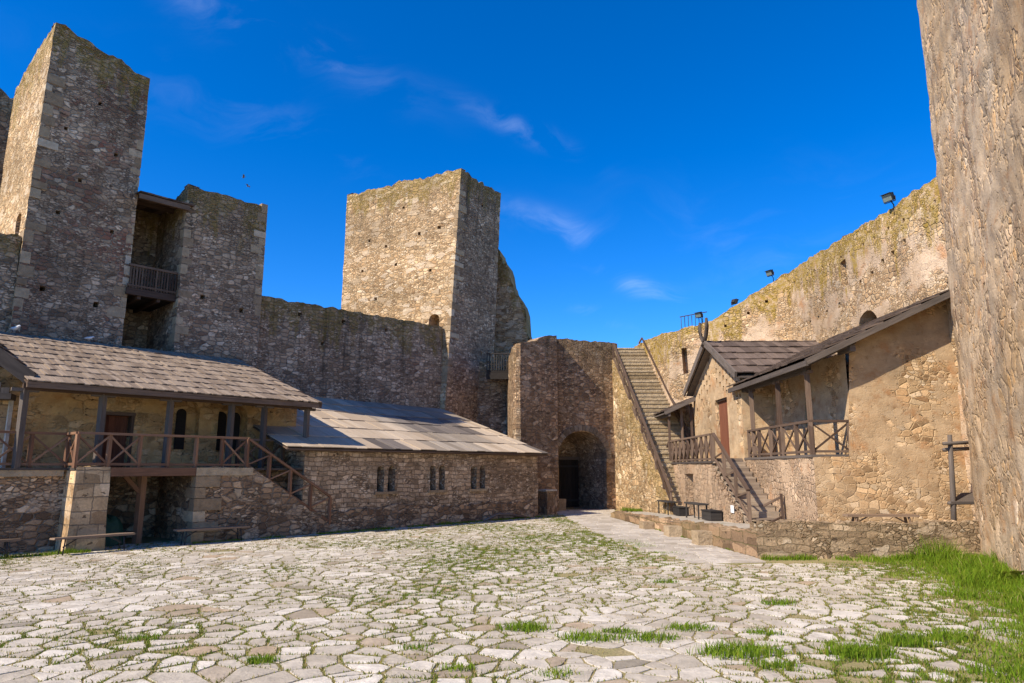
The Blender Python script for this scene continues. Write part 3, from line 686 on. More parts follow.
# --- long curtain wall behind the houses
m = M()
wh = [(sq(2.0, 9.35), .5, True), (sq(4.4, 9.35), .5, True), (sq(7.0, 9.3, .18), .5, True), (sq(3.3, 8.1, .18), .5, True)]
wallbox(m, wp(-10.65, .22)[:2], wp(.3, .22)[:2], 0, lambda u: 10.0 + .015 * u, wW, 2.2, holes=wh, rag=.09)
tag(m.build('curtain_wall', m_curtain, loc=wp(-5, .2, 0)), 'long streaked curtain wall above the bleached plank roof, between two towers', 'wall')

# --- middle tower
C0 = Vector((-3.97, 38.1)); CL = C0 + az2(-60, 7.85); CR = C0 + az2(30, 4.95); CB = CL + az2(30, 5.6)
K0 = Vector((-3.02, 38.55)); KL = C0 + az2(-60, 7.75) + Vector((.05, .1)); KR = Vector((-.74, 42.9)); KB = KL + az2(30, 6.2)
m = M()
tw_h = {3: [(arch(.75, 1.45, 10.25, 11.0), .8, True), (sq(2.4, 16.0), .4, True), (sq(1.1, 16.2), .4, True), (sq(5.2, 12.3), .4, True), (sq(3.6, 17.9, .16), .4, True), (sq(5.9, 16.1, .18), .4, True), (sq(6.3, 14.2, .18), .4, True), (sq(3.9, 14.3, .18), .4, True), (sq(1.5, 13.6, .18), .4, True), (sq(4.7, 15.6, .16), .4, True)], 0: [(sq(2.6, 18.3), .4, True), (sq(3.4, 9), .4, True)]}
tower(m, [C0, CR, CB, CL][:3] + [CL], [K0, KR, KB, KL], [19.75, 20.0, 19.6, 19.6], rag=.2, holes={0: tw_h[0], 3: [([(7.85 - a, b) for a, b in h[0]], h[1], h[2]) for h in tw_h[3]]}, mats=[0, 0, 0, 1])  # sunward face pale, the others dark: sun and shade put into the colour
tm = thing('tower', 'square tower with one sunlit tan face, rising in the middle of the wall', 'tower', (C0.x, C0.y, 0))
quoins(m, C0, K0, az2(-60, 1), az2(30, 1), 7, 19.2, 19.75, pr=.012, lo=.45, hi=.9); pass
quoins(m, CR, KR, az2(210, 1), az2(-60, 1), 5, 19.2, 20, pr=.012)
m.build('wall', [m_curtain, m_tower_sunlit, m_quoin], tm)

# --- ruin behind the middle tower
m = M()
prof = [(0, 17.3), (1.4, 17.1), (2.0, 16.2), (2.5, 14.8), (2.9, 13.6), (3.4, 13.0), (3.55, 12.0), (3.7, 10.4)]
pf = lambda u: float(np.interp(u, [p[0] for p in prof], [p[1] for p in prof]))
wallbox(m, (-2.6, 44.6), (1.08, 43.9), 0, pf, (0.2, 1), 1.8, rag=.6, sp=.2, disp=.22, ragf=3.4)
tag(m.build('ruined_wall', m_tower_sunlit, loc=(-.8, 44.5, 0)), 'crumbling rubble stump with jagged slanting edge behind the sunlit-faced tower', 'ruin')

# ================================================================== GATE WALL
gL0 = Vector((.10, 35.3)); gL1 = Vector((2.42, 36.72)); gR0 = Vector((2.28, 37.44)); gR1 = gR0 + az2(67, 4.1)
gin = (gR1 - gR0); gin = Vector((-gin.y, gin.x)).normalized()
gt = thing('gate_wall', 'tall brown wall with an arched gateway, closing the end of the courtyard', 'wall', (3.5, 37.5, 0))
m = M()
ltop = lambda u: float(np.interp(u, [0, .5, 1.1, 1.7, 2.1, 2.9], [8.55, 8.6, 8.75, 8.95, 9.2, 9.3]))
gpts = [Vector(p) for p in ((-.3, 41.3), (-.06, 37.6), (.0, 36.0), (.06, 35.5), (.2, 35.22), (.42, 35.2), (2.42, 36.72))]
uo = 0
for a, b in zip(gpts[:-1], gpts[1:]):
    d = b - a; panel(m, a, b, 0, lambda u, a=a, d=d: ltop(max(0, a.x + d.x * u / d.length) * 1.2), Vector((-d.y, d.x)), rag=.10, cap=.9, uo=uo, sp=.28); uo += d.length
panel(m, gL1, Vector((2.5, 37.7)), 0, 9.25, Vector((-1, 0)), rag=.0, cap=0)
panel(m, Vector((-2.6, 41.1)), Vector((-.1, 41.3)), 0, 8.6, Vector((0, 1)), rag=.1, cap=.8, uo=9)
ar = arch(.17, 3.18, 0.0, 4.25, 16)
panel(m, gR0, gR1, 0, 9.3, gin, rag=.08, cap=1.2, holes=[(ar, 3.3, True)], uo=12, sp=.3, hmi=1)
m.add([V(-.3, 41.3, 8.2), V(.1, 36.6, 8.2), V(.62, 35.8, 8.3), V(2.4, 36.9, 8.9), V(2.5, 37.7, 9.0), V(6, 39, 9.1), V(5.5, 42.5, 9.0)], [(0, 1, 2, 3, 4, 5, 6)], [(0, 0)] * 7)
m.build('wall', [m_gate, m_curtain], gt)  # arch reveal in lighter grey stone, painting in the skylight of the passage
# raised ring of arch stones, built as wedges
m = M(); gd = V(*(gR1 - gR0).normalized(), 0); gi = V(gin.x, gin.y, 0)
cxa, ra = (.17 + 3.18) / 2, (3.18 - .17) / 2; zc = 4.25 - ra
G = lambda u, z, w=0: V(gR0.x, gR0.y, 0) + gd * u + gi * w + V(0, 0, z)
for k in range(22):
    a0, a1 = math.pi * k / 22 + .006, math.pi * (k + 1) / 22 - .006
    r0, r1 = ra + .02, ra + rr(.30, .36)
    pts = [G(cxa + r * math.cos(a), zc + r * math.sin(a), -.07) for r, a in ((r0, a0), (r1, a0), (r1, a1), (r0, a1))]
    m.poly_prism(pts, gi * .22)
m.build('arch_ring', quoin_mat('arch_stone', [(0, (.13, .10, .07)), (.5, (.2, .155, .11)), (1, (.30, .24, .17))]), gt)
m = M()
for k in range(6): m.box(G(1.72 + k * .235, .02, 3.2), gd * .225, gi * -.06, V(0, 0, 2.72), rnd=R())
dr = m.build('gate', m_dark, gt)
m = M(); m.box(G(1.72, .35, 3.13), gd * 1.4, gi * -.03, V(0, 0, .12)); m.box(G(1.72, 2.3, 3.13), gd * 1.4, gi * -.03, V(0, 0, .12)); m.build('hinge_strap', m_iron, dr)
m = M(); m.box(G(.17, 2.74, 3.25), gd * 3.0, gi * -.2, V(0, 0, .16)); m.build('lintel', m_woodgrey, gt)
# small balcony in the corner above
bl = thing('balcony', 'tiny dark timber balcony in the corner beside the middle tower', 'balcony', (-.8, 40.3, 7.8))
m = M(); m.box((-1.5, 39.9, 7.75), (1.35, 0, 0), (0, 1.2, 0), (0, 0, .12)); m.box((-1.5, 39.87, 7.35), (1.35, 0, 0), (0, .1, 0), (0, 0, .39)); m.build('floor', m_dark, bl)
m = M(); m.beam((-1.5, 39.9, 8.85), (-.15, 39.9, 8.85), .08, .08); rl_ = m.build('handrail', m_black, bl)
for i in range(10):
    x = M(); x.beam((-1.46 + i * .142, 39.9, 7.87), (-1.46 + i * .142, 39.9, 8.83), .05, .04); x.build('baluster', m_black, rl_)
# stone things beside the gateway
m = M(); O = V(1.72, 34.6, 0); m.box(O, fD * .75, fW * .6, V(0, 0, 1.12)); 
p_ = thing('stone_pier', 'low brown stone pier with pale slab on top, beside the gateway', 'pier', O)
m.build('shaft', m_gate, p_); m = M(); m.box(O + V(-.05, -.12, 1.125) , fD * .85, fW * .75, V(0, 0, .08)); m.build('slab', m_pale, p_)
m = M(); O = G(.22, 0, .25); m.box(O, gd * .55, gi * .5, V(.02, 0, .62))
tag(m.build('stone_block', m_quoin, loc=O), 'squat stone block standing just inside the gateway arch', 'block')

# ================================================================== GREAT STAIR
sd = Vector((math.sin(math.radians(-8)), math.cos(math.radians(-8))))
S0 = Vector((5.73, 38.75))
def stl(Y):  # left edge of the flight at depth Y
    return S0.x + sd.x / sd.y * (Y - S0.y)
def strt(Y): return float(np.interp(Y, [30, 35.2, 39.2], [9.3, 8.13, 7.36]))
st = thing('stone_staircase', 'long steep stone stair climbing to the wall walk beside the gateway', 'stairs', (6.5, 34, 0))
NST = 42; Ya, Yb, ztop_ = 30.4, 38.75, 8.95
dyS = (Yb - Ya) / NST; dzS = ztop_ / NST
m = M()
for i in range(NST):
    y0 = Ya + i * dyS; z = (i + 1) * dzS
    a, b = stl(y0) + .12, strt(y0); j = rr(-.02, .02)
    m.box(V(a, y0 + j, max(0, z - .7)), V(b - a, 0, 0), V(sd.x / sd.y * (dyS + .3), dyS + .3, 0), V(0, 0, z - max(0, z - .7) + rr(-.012, .012) - .07), rnd=R())
    m.box(V(a - .02, y0 + j - .03, z - .07), V(b - a, 0, 0), V(sd.x / sd.y * (dyS + .1), dyS + .1, 0), V(0, 0, .07 + rr(-.01, .01)), rnd=R())
m.box(V(stl(Yb) + .1, Yb + .02, ztop_ - .6), V(strt(Yb) - stl(Yb), 0, 0), V(-.2, 1.6, 0), V(0, 0, .6))
m_step = quoin_mat('stair_stone', [(0, (.25, .18, .10)), (.5, (.37, .28, .165)), (1, (.48, .38, .25))])
m.build('step', m_step, st)
m = M()
A = Vector((stl(30.3), 30.3)); B = Vector((stl(40.2), 40.2)); Ls = (B - A).length
panel(m, A, B, 0, lambda u: float(np.interp(u, [0, (38.75 - 30.3) / sd.y, Ls], [.1, 8.35, 8.5])), Vector((1, .14)), rag=.05, cap=.3, sp=.25, holes=[([(u_, z_), (u_ + .14, z_), (u_ + .14, z_ + .9), (u_, z_ + .9)], .5, True) for u_, z_ in ((6.6, 3.0),)])
m.build('side_wall', m_stairwall, st)
rl_ = M(); P0s, P1s = V(stl(30.7) + .06, 30.7, .25), V(stl(38.8) + .06, 38.8, 8.3)
rl_.beam(P0s + V(0, 0, .95), P1s + V(0, 0, .95), .1, .1); rl_.beam(P0s + V(0, 0, .5), P1s + V(0, 0, .5), .07, .07); rl_.beam(P0s + V(0, 0, .08), P1s + V(0, 0, .08), .09, .12)
ro = rl_.build('handrail', m_woodbrown, st)
for i in range(10):
    p = P0s.lerp(P1s, i / 9); x = M(); x.beam(p, p + V(0, 0, .95), .09, .09); x.build('post', m_woodbrown, ro)
m = M(); pts = [V(strt(Y) - .08, Y, ztop_ * (Y - Ya) / (Yb - Ya) + .75) for Y in (32, 35.2, 38.6)] + [V(7.3, 39.0, 9.3)]
for a, b in zip(pts[:-1], pts[1:]): m.beam(a, b, .07, .07)
m.build('wall_rail', m_woodbrown, st)

# ================================================================== RIGHT CURTAIN WALL
rw = [Vector(p) for p in ((7.25, 40.2), (7.39, 39.2), (8.11, 35.2), (10.08, 34.0), (13.35, 32.2), (12.97, 20.7), (12.9, 17.5))]
rz = [9.3, 9.36, 9.2, 9.55, 11.57, 10.95, 10.9]
rt = thing('curtain_wall', 'sunlit ochre curtain wall with yellow lichen along its head, behind the plank roofed house', 'wall', (12, 28, 0))
m = M(); uo = 0
for i in range(len(rw) - 1):
    A, B = rw[i], rw[i + 1]; L = (B - A).length; d = (B - A) / L; nv = Vector((-d.y, d.x))
    if i >= 0 and nv.dot(Vector((1, .6))) < 0: nv = -nv
    hs_ = []
    tz = lambda u, a=rz[i], b=rz[i + 1], L=L: a + (b - a) * u / L
    if L > 3:
        u = .6
        while u < L - .4:
            hs_.append((sq(u, tz(u) - .75 + rr(-.06, .06), .13), .4, True)); u += rr(.75, 1.1)
    if i == 2: hs_.append((rect(.7, .98, 7.0, 8.3), .5, True))
    if i == 4:
        hs_ += [(rect(5.5, 6.1, 9.3, 10.35), .6, True), (arch(6.5, 8.1, 6.5, 7.95), 1.0, True)]
        for u, z in ((2.0, 8.5), (2.9, 8.55), (3.8, 8.6), (7.0, 9.0), (7.9, 9.1), (8.7, 9.3), (9.4, 9.35), (10.2, 9.5), (5.0, 8.6)): hs_.append((sq(u, z, .2), .4, True))
        hs_ = [h for h in hs_ if not (5.3 < h[0][0][0] < 6.2 and 9 < h[0][0][1] < 10.3 and h[1] == .4)]
    panel(m, A, B, 0, tz, nv, rag=.10, cap=1.6, uo=uo, holes=hs_, sp=.3, disp=.08); uo += L
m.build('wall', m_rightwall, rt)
m = M()
for i in range(7):
    p = V(8.75 + i * .16, 34.9 - i * .09, 9.2); m.beam(p, p + V(0, 0, .75), .03, .03)
m.beam(V(8.7, 34.95, 9.95), V(9.9, 34.2, 10.05), .04, .04); m.build('iron_rail', m_iron, rt)

# ================================================================== NEAR TOWER (right edge)
n0 = Vector((11.95, 18.3)); n1 = n0 + az2(204, 9.5); n2 = n1 + az2(114, 5); n3 = n0 + az2(114, 5)
nt_ = M(); sh = az2(114, .10)
uo = 3.
panel(nt_, n1, n0, 0, 21, az2(114, 1), sh, sh, 21, sp=.085, rag=.1, disp=.10, uo=uo, cap=.6, holes=[(sq(9.5 - 3.2, 9.3, .16), .5, True), (sq(9.5 - 4.0, 6.1, .14), .5, True), (sq(9.5 - 4.3, 13.2, .2), .5, True)])
panel(nt_, n0, n3, 0, 21, az2(204, 1), sh, sh, 21, sp=.3, rag=.1, disp=.10, uo=uo + 9.5)
panel(nt_, n1, n2, 0, 21, az2(24, 1), sh, sh, 21, sp=.6, rag=.1, disp=.10)
panel(nt_, n2, n3, 0, 21, az2(294, 1), sh, sh, 21, sp=.8, rag=.1, disp=.10)
tag(nt_.build('tower', m_near, loc=(11, 15, 0)), 'rough tan stone tower in the right foreground, cut off by the frame', 'tower')

# ================================================================== LEFT HOUSE
lh = thing('stone_house', 'two storey stone house with shake roof, timber veranda and crossed rails at left', 'house', hp(-5, 3, 0))
# lower walls
m = M()
F = lambda u, w=0.: hp(u, w)[:2]
sw = [(-4.58, 2.23), (-2.84, 2.23), (.12, .28)]
panel(m, F(-4.58), F(.12), 0, lambda u: float(np.interp(u - 4.58, [p[0] for p in sw], [p[1] for p in sw])), hW, rag=.07, cap=1.0, sp=.25, uo=2, disp=.06)
panel(m, F(-4.58, 0), F(-4.58, 3.0), 0, 2.0, hD, rag=0, cap=0, uo=9)
panel(m, F(.12, 0), F(.12, 1.0), 0, .25, -hD, rag=0, cap=0)
panel(m, F(-4.58, 1.0), F(.1, 1.0), 0, 2.2, hW, rag=0, cap=.2, uo=14, sp=.3)
panel(m, F(.1, 1.0), F(.1, 2.2), 0, 2.2, -hD, rag=0, cap=0, uo=19, sp=.3)
panel(m, F(-13.2, .95), F(-7.0, .95), 0, 2.18, hW, rag=.0, cap=.4, uo=22, sp=.28, disp=.06)
panel(m, F(-6.95, .9), F(-6.95, 3.2), 0, 2.05, -hD, rag=0, cap=0, uo=28)
panel(m, F(-7.2, 3.2), F(-4.4, 3.2), 0, 2.05, hW, rag=0, cap=0, uo=31)
z = 0.02; k = 0
while z < 1.95:
    h = rr(.28, .42); a, b = (.75, .35) if k % 2 else (.4, .7); k += 1
    m.box(hp(-4.62, -.04, z), hD * a * rr(.8, 1.2), hW * b, V(0, 0, min(h, 2.0 - z) - .02), mi=1); z += h
m.box(hp(-4.62, -.05, 2.0), hD * 1.8, hW * 1.0, V(0, 0, .24), mi=1); m.box(hp(-10.6, .86, 2.0), hD * 2.7, hW * .5, V(0, 0, .2), mi=1)
m.build('lower_wall', [m_house, m_quoin], lh)
m = M()
tower(m, [F(-7.88, -.02), F(-6.93, -.02), F(-6.93, 1.0), F(-7.88, 1.0)], [F(-7.82, .03), F(-6.97, .03), F(-6.97, 1.0), F(-7.82, 1.0)], [2.25, 2.25, 2.25, 2.25], rag=.0, disp=.03, sps=[.2] * 4)
m.build('pier', m_ashlar, lh)
m = M(); m.beam(hp(-6.97, .08, 2.12), hp(-4.55, .08, 2.12), .2, .24); m.beam(hp(-6.9, 1.2, 2.08), hp(-4.5, 1.2, 2.08), .16, .2)
m.build('beam', m_woodrust, lh)
m = M(); m.beam(hp(-5.75, 1.1, 0), hp(-5.75, 1.1, 2.0), .18, .18); m.beam(hp(-5.8, 1.1, 1.5), hp(-6.25, 1.1, 1.98), .1, .12); m.build('post', m_woodrust, lh)
m = M()
for i in range(14): m.box(hp(-9.7 if i > 2 else -7.84, .12 + i * .24, 2.17), hD * (9.5 if i > 2 else 7.64), hW * .23, V(0, 0, .06))
m.build('deck', m_woodgrey, lh)
# steps of the outer stair
m = M()
for i in range(11):
    u = -2.8 + i * .265; z = 2.2 - (i + 1) * .18
    m.box(hp(u, .05, max(.02, z - .25)), hD * .28, hW * .93, V(0, 0, z - max(.02, z - .25)))
m.build('stair', m_quoin, lh)
# upper wall
m = M()
uw = 2.2; UH = lambda u: u + 9.9
hs_ = [(rect(UH(-6.62), UH(-5.88), 2.24, 3.87), .35, True), (arch(UH(-4.75), UH(-3.75), 2.75, 4.55), .28, True), (arch(UH(-3.12), UH(-2.05), 2.75, 4.5), .5, True)]
panel(m, F(-9.9, uw), F(-.14, uw), 2.2, 5.05, hW, rag=0, cap=0, holes=hs_, sp=.3, disp=.05)
def wtopz(w): return 4.58 + (w - .45) * .336 - .08
LW = 7.2
panel(m, F(-.14, uw), F(-.14, LW), 0, lambda u: wtopz(uw + u), -hD, rag=0, cap=0, uo=14, sp=.3)
panel(m, F(-9.9, uw), F(-9.9, LW), 0, lambda u: wtopz(uw + u), hD, rag=0, cap=0, uo=30, sp=.5)
m.build('upper_wall', m_upper, lh)
m = M()
for i in range(4): m.box(hp(-6.62 + i * .185, uw + .28, 2.26), hD * .18, hW * .05, V(0, 0, 1.6))
dd = m.build('door', m_door, lh)
m = M(); 
for u in (-6.7, -5.88): m.box(hp(u, uw - .03, 2.24), hD * .09, hW * .3, V(0, 0, 1.7))
m.box(hp(-6.72, uw - .035, 3.86), hD * .95, hW * .3, V(0, 0, .1)); m.build('frame', m_woodbrown, dd)
for (a, b, zt, dp) in ((-4.42, -4.1, 4.2, .25), (-3.02, -2.62, 4.2, .46), (-2.5, -2.12, 4.2, .46)):
    m = M(); pts = [hp(u - 9.9, uw + dp, z) for u, z in arch(UH(a), UH(b), 2.85, zt, 8)]
    m.poly_prism(pts, hW * -.03); m.build('window', m_dark, lh)
# roof
E0 = hp(-9.1, .45, 4.55); slope = (hW + V(0, 0, .336)).normalized(); Dr = 6.95 * math.sqrt(1 + .336 ** 2)
m = M(); shakes(m, E0, hD, slope, 8.95, Dr, 9, .13, lift=.032, th=.03)
m.build('roof', m_shake, lh)
m = M(); m.box(E0 - V(0, 0, .10), hD * 8.92, slope * (Dr - .05), V(0, 0, .03))
m.beam(hp(-9.1, .5, 4.45), hp(-.2, .5, 4.45), .1, .16); m.beam(hp(-.2, .42, 4.45), hp(-.2, 7.1, 4.45 + 6.7 * .336), .08, .2); m.beam(hp(-9.1, .92, 4.42), hp(-.3, .92, 4.42), .16, .18)
for i in range(10): m.beam(hp(-9 + i * .96, .5, 4.44), hp(-9 + i * .96, 2.3, 5.05), .09, .12)
m.build('roof_frame', m_woodbrown, lh)
for u in (-9.03, -7.1, -5.2, -3.24, -2.08, -.45):
    m = M(); m.beam(hp(u, .92, 2.2), hp(u, .92, 4.36), .15, .15); m.beam(hp(u - .32, .92, 4.33), hp(u + .32, .92, 4.33), .12, .09); m.build('post', m_woodgrey, lh)
for seg in ([hp(-7.86, .1, 2.23), hp(-3.02, .1, 2.23)],): railing(lh, seg, .95, seg=.807, mat=m_woodrust, cross=(0, 1, 5))
railing(lh, [hp(-9.6, 1.0, 2.23), hp(-7.86, .95, 2.23), hp(-7.86, .1, 2.23)], .95, seg=.95, mat=m_woodrust)
railing(lh, [hp(-2.9, .98, 2.23), hp(-.45, .98, 2.23)], .95, seg=.8)
railing(lh, [hp(-3.02, .05, 2.23), hp(.12, .05, .30)], .95, seg=.95, mat=m_woodrust, one_brace=True)
m = M()
pv_ = [(-.55 + .11 * math.cos(a) * (1 + .2 * math.sin(3 * a)), .52 * math.sin(a)) for a in np.linspace(0, math.pi, 9)]
hb = hp(-6.55, 1.25)
for i in range(12):
    for j in range(5):
        a0, a1 = 2 * math.pi * i / 12, 2 * math.pi * (i + 1) / 12; b0, b1 = math.pi / 2 * j / 5, math.pi / 2 * (j + 1) / 5
        q = lambda a, b: hb + hD * (.48 * math.cos(a) * math.cos(b) ** .6) + hW * (.42 * math.sin(a) * math.cos(b) ** .6) + V(0, 0, .82 * math.sin(b) ** .8 + .02 + .05 * math.sin(5 * a))
        m.quad(q(a0, b0), q(a1, b0), q(a1, b1), q(a0, b1))
tag(m.build('tarpaulin_heap', m_tarp, loc=hb), 'dark green tarpaulin heap inside the lower doorway of the shake roofed house', 'tarpaulin')

# gable end cut off by the left frame edge
hx = V(-14.4, 19.15, 0); hd2 = V(*az2(66, 1), 0); hi2 = V(*az2(-24, 1), 0)
hut = thing('gabled_annexe', 'plank gabled annexe with dark bargeboard, cut off by the left edge', 'house', hx)
m = M(); panel(m, (hx - hd2 * 5)[:2], (hx + hd2 * .38)[:2], 1.55, 4.15, hi2, rag=0, cap=0, sp=.25); panel(m, (hx + hd2 * .38)[:2], (hx + hd2 * .38 + hi2 * 3)[:2], 1.55, 4.15, -hd2, rag=0, cap=0, sp=.3)
m.build('wall', m_ashlar, hut)
m = M()
for i in range(20):
    u = .44 - i * .21; z1 = 4.62 + max(0, .44 - u) * .78 - .2
    m.box(hx + hd2 * (u - .2) + hi2 * -.5 + V(0, 0, 4.2), hd2 * .195, hi2 * .06, V(0, 0, max(.2, z1 - 4.2 - .05)))
m.box(hx + hd2 * .5 + hi2 * -.55 + V(0, 0, 4.08), hd2 * -4.5, hi2 * .6, V(0, 0, .16))
m.build('gable_boards', m_woodgrey, hut)
m = M(); a = hx + hd2 * .95 + hi2 * -.75 + V(0, 0, 4.62); b = hx + hd2 * -2.6 + hi2 * -.75 + V(0, 0, 7.35)
m.beam(a, b, .07, .34); m.build('bargeboard', m_woodgrey, hut)
m = M(); dS = (b - a).normalized(); shakes(m, a + V(0, 0, .17), hi2, dS, 4.0, (b - a).length, 7, .25, lift=.06); m.build('roof', m_shakedark, hut)
m = M(); m.beam(hx + hd2 * .42 + hi2 * -.06 + V(0, 0, 1.5), hx + hd2 * .42 + hi2 * -.06 + V(0, 0, 4.1), .07, .1); m.build('corner_post', m_pale, hut)

# ================================================================== HALL with bleached roof
hl = thing('stone_hall', 'low stone hall with three pairs of arched windows and a patchy bleached roof', 'house', fp(-5, 3, 0))
m = M(); HL = 12.45
hw_ = [(-9.36, -9.02), (-8.83, -8.48), (-6.73, -6.42), (-6.23, -5.91), (-4.47, -4.11), (-3.92, -3.58)]
hs_ = [(arch(a + HL, b + HL, 1.37, 2.33, 8), .45, True) for a, b in hw_]
Ff = lambda u, w=0.: fp(u, w)[:2]
panel(m, Ff(-HL), Ff(0), 0, 2.95, fW, rag=0, cap=0, holes=hs_, sp=.28, disp=.06)
panel(m, Ff(0), Ff(0, 7.4), 0, lambda u: 2.9 + u * .335, -fD, rag=0, cap=0, sp=.3, uo=13, disp=.06)
panel(m, Ff(-HL), Ff(-HL, 7.4), 0, lambda u: 2.9 + u * .335, fD, rag=0, cap=0, sp=.5, uo=3, disp=.06)
m.build('wall', m_hall, hl)
m = M(); panel(m, Ff(-HL, -.07), Ff(-.1, -.07), 0, lambda u: .75 + .25 * noise.noise(V(u * .35, 2, 0)), fW, rag=.10, cap=.14, sp=.25, disp=.07, uo=40)
m.build('plinth', m_house, hl)
for a, b in hw_:
    m = M(); m.poly_prism([fp(u, .42, z) for u, z in arch(a + .02, b - .02, 1.4, 2.3, 8)], fW * -.03); m.build('window', m_black, hl)
for k in range(3):
    m = M(); a = hw_[2 * k][0] - .1; b = hw_[2 * k + 1][1] + .1; m.box(fp(a, -.07, 1.26), fD * (b - a), fW * .2, V(0, 0, .1)); m.build('sill', m_quoin, hl)
R0 = fp(-13.3, -.28, 2.93); rs = (fW + V(0, 0, .338)).normalized(); RD = 7.85 * math.sqrt(1 + .338 ** 2)
def roofpick(u, s):
    x = noise.noise(V(u * .28, s * .45, 5.5)) + .35 * noise.noise(V(u * .9, s * 1.4, 2.2))
    e = ((u - 10.0 - .45 * (4.6 - s)) / 2.2) ** 2 + ((s - 3.9) / 1.5) ** 2
    if e < 1 + .3 * x: return 1
    if ((u - 4.6) / .7) ** 2 + ((s - .9) / .7) ** 2 < 1: return 1
    if u > 13.0 and s < .9: return 1
    if x > .18: return 2
    return 0
m = M(); shakes(m, R0, fD, rs, 13.75, RD, 6, .55, lift=.035, th=.03, pick=roofpick, jit=.6)
m.build('roof', [m_sheet, m_sheetdark, wood('faded_boards', (.27, .22, .165), (.38, .32, .25))], hl)
m = M(); m.box(R0 - V(0, 0, .09), fD * 13.7, rs * (RD - .02), V(0, 0, .04)); m.beam(fp(-13.2, -.2, 2.86), fp(.42, -.2, 2.86), .06, .1); m.beam(fp(.4, -.2, 2.86), fp(.4, 7.4, 2.86 + 7.6 * .338), .06, .1)
m.build('roof_frame', m_woodbrown, hl)
m = M()
pts = [(-3.0, .02), (-1.6, .03), (-.9, .0)]
m.tube([fp(-4.1, -.45, .05), fp(-3.2, -.42, .28), fp(-2.3, -.35, .22), fp(-1.3, -.4, .06)], [.05, .06, .055, .04], 8)
tag(m.build('fallen_branch', m_woodgrey, loc=fp(-2.6, -.4, 0)), 'bare fallen branch lying along the foot of the low stone hall', 'branch')

# ================================================================== TERRACE, RIGHT HOUSE
def tz_(Y): return .60 - .026 * (Y - 18)
m = M()
kl = [(6.12, 17.85), (5.07, 28.2), (4.57, 32.9), (5.2, 34.2), (6.2, 34.6)]
pts = kl + [(13, 34), (13, 18)]
m.add([V(x, y, tz_(y)) for x, y in pts], [tuple(range(len(pts)))], pts)
tag(m.build('terrace', m_terrace), kind='structure')
kb = thing('retaining_wall', 'low stone kerb with three jutting blocks holding up the terrace beside the path', 'wall', (5.5, 25, 0))
m = M()
for (a, b) in zip(kl[:-1], kl[1:]):
    A, B = Vector(a), Vector(b); d = B - A; panel(m, A, B, 0, (lambda u, a=a, b=b, L=d.length: tz_(a[1] + (b[1] - a[1]) * u / L) + .03), Vector((d.y, -d.x)), rag=.04, cap=.4, sp=.25, disp=.07)
m.build('face', m_kerb, kb)
for Y in (20.7, 23.3, 26.2):
    x = pr_x(Y); m = M(); m.box(V(x - .42, Y, 0), V(.5, .04, 0), V(-.06, .55, 0), V(0, 0, tz_(Y) - .12)); m.build('block', m_quoin, kb)
pw_ = M(); wallbox(pw_, (6.12, 17.85), (12.0, 17.95), 0, .885, (0, 1), .5, rag=.03, sp=.2, disp=.06)
tag(pw_.build('parapet_wall', m_lowwall, loc=(9, 18, 0)), 'low rubble wall along the terrace front, with a bench showing above it', 'wall')

rh = thing('stone_house', 'tan stone house with corner veranda, cross gable and dark plank roofs at right', 'house', (9, 24, 0))
XF = 8.62; YT = 20.0
m = M()   # camera-facing gable wall: low part to the corner, upper part starting at the recess
z1f = lambda X: 5.27 + .46 * (X - 8.4) - .12
panel(m, (XF, YT), (13.0, YT), .3, lambda u: 2.55 if u < 1.12 else z1f(XF + u), (0, 1), rag=0, cap=0, sp=.26, disp=.05)
m.build('gable_wall', m_tanwall, rh)
m = M()
panel(m, (9.78, YT), (9.78, 22.6), 2.55, 5.6, (1, 0), rag=0, cap=0, sp=.3, disp=.03)
panel(m, (9.8, 21.4), (9.8, 29), 2.55, 5.75, (1, 0), rag=0, cap=0, sp=.3, disp=.05, holes=[(rect(4.5, 5.5, 2.58, 4.6), .12, True), (arch(.7, 1.75, 2.9, 4.75), .14, True)])
m.build('veranda_wall', m_tanwall, rh)
m = M(); panel(m, (XF, YT), (XF, 33.2), .2, 2.55, (1, 0), rag=0, cap=0, sp=.24, disp=.07, uo=5); m.build('base_wall', m_pinkrender, rh)
m = M(); m.box((XF - .04, YT + .06, 2.53), (1.3, 0, 0), (0, 5.8, 0), (0, 0, .08)); m.build('veranda_floor', m_woodgrey, rh)
m = M()
for i in range(4): m.box((9.8 + .07, 25.95 + i * .22, 2.6), (.05, 0, 0), (0, .21, 0), (0, 0, 1.98))
m.build('door', m_dark, rh)
m = M(); m.poly_prism([V(9.8 + .1, 21.4 + u, z) for u, z in arch(.75, 1.7, 2.95, 4.7, 8)], (-.04, 0, 0)); m.build('window', m_dark, rh)
# gable of the cross wing
m = M(); YA, YB = 25.9, 32.75; PKZ = 7.45; PKY = 29.05
gtop = lambda u: float(np.interp(YA + u, [YA, PKY, YB], [5.75, PKZ - .1, 5.95]))
hs_ = [(rect(1.75, 3.4, 2.6, 5.05), .2, False)]
for k in range(7):
    for dz in (.42, .84, 1.26):
        u = .35 + k * .42
        for uu, z in ((u, gtop(u) - dz), (YB - YA - u, gtop(YB - YA - u) - dz)):
            if uu < 6.5 and R() < .9: hs_.append((sq(uu + rr(-.03, .03), z - .18, .2), .4, True))
seen_ = []
hs2 = []
for h in hs_:
    c = h[0][0]
    if len(hs2) and any(abs(c[0] - q[0]) < .24 and abs(c[1] - q[1]) < .24 for q in seen_): continue
    hs2.append(h); seen_.append(c)
panel(m, (XF, YA), (XF, YB), 2.5, gtop, (1, 0), rag=0, cap=.3, sp=.25, disp=.04, holes=hs2, uo=3)
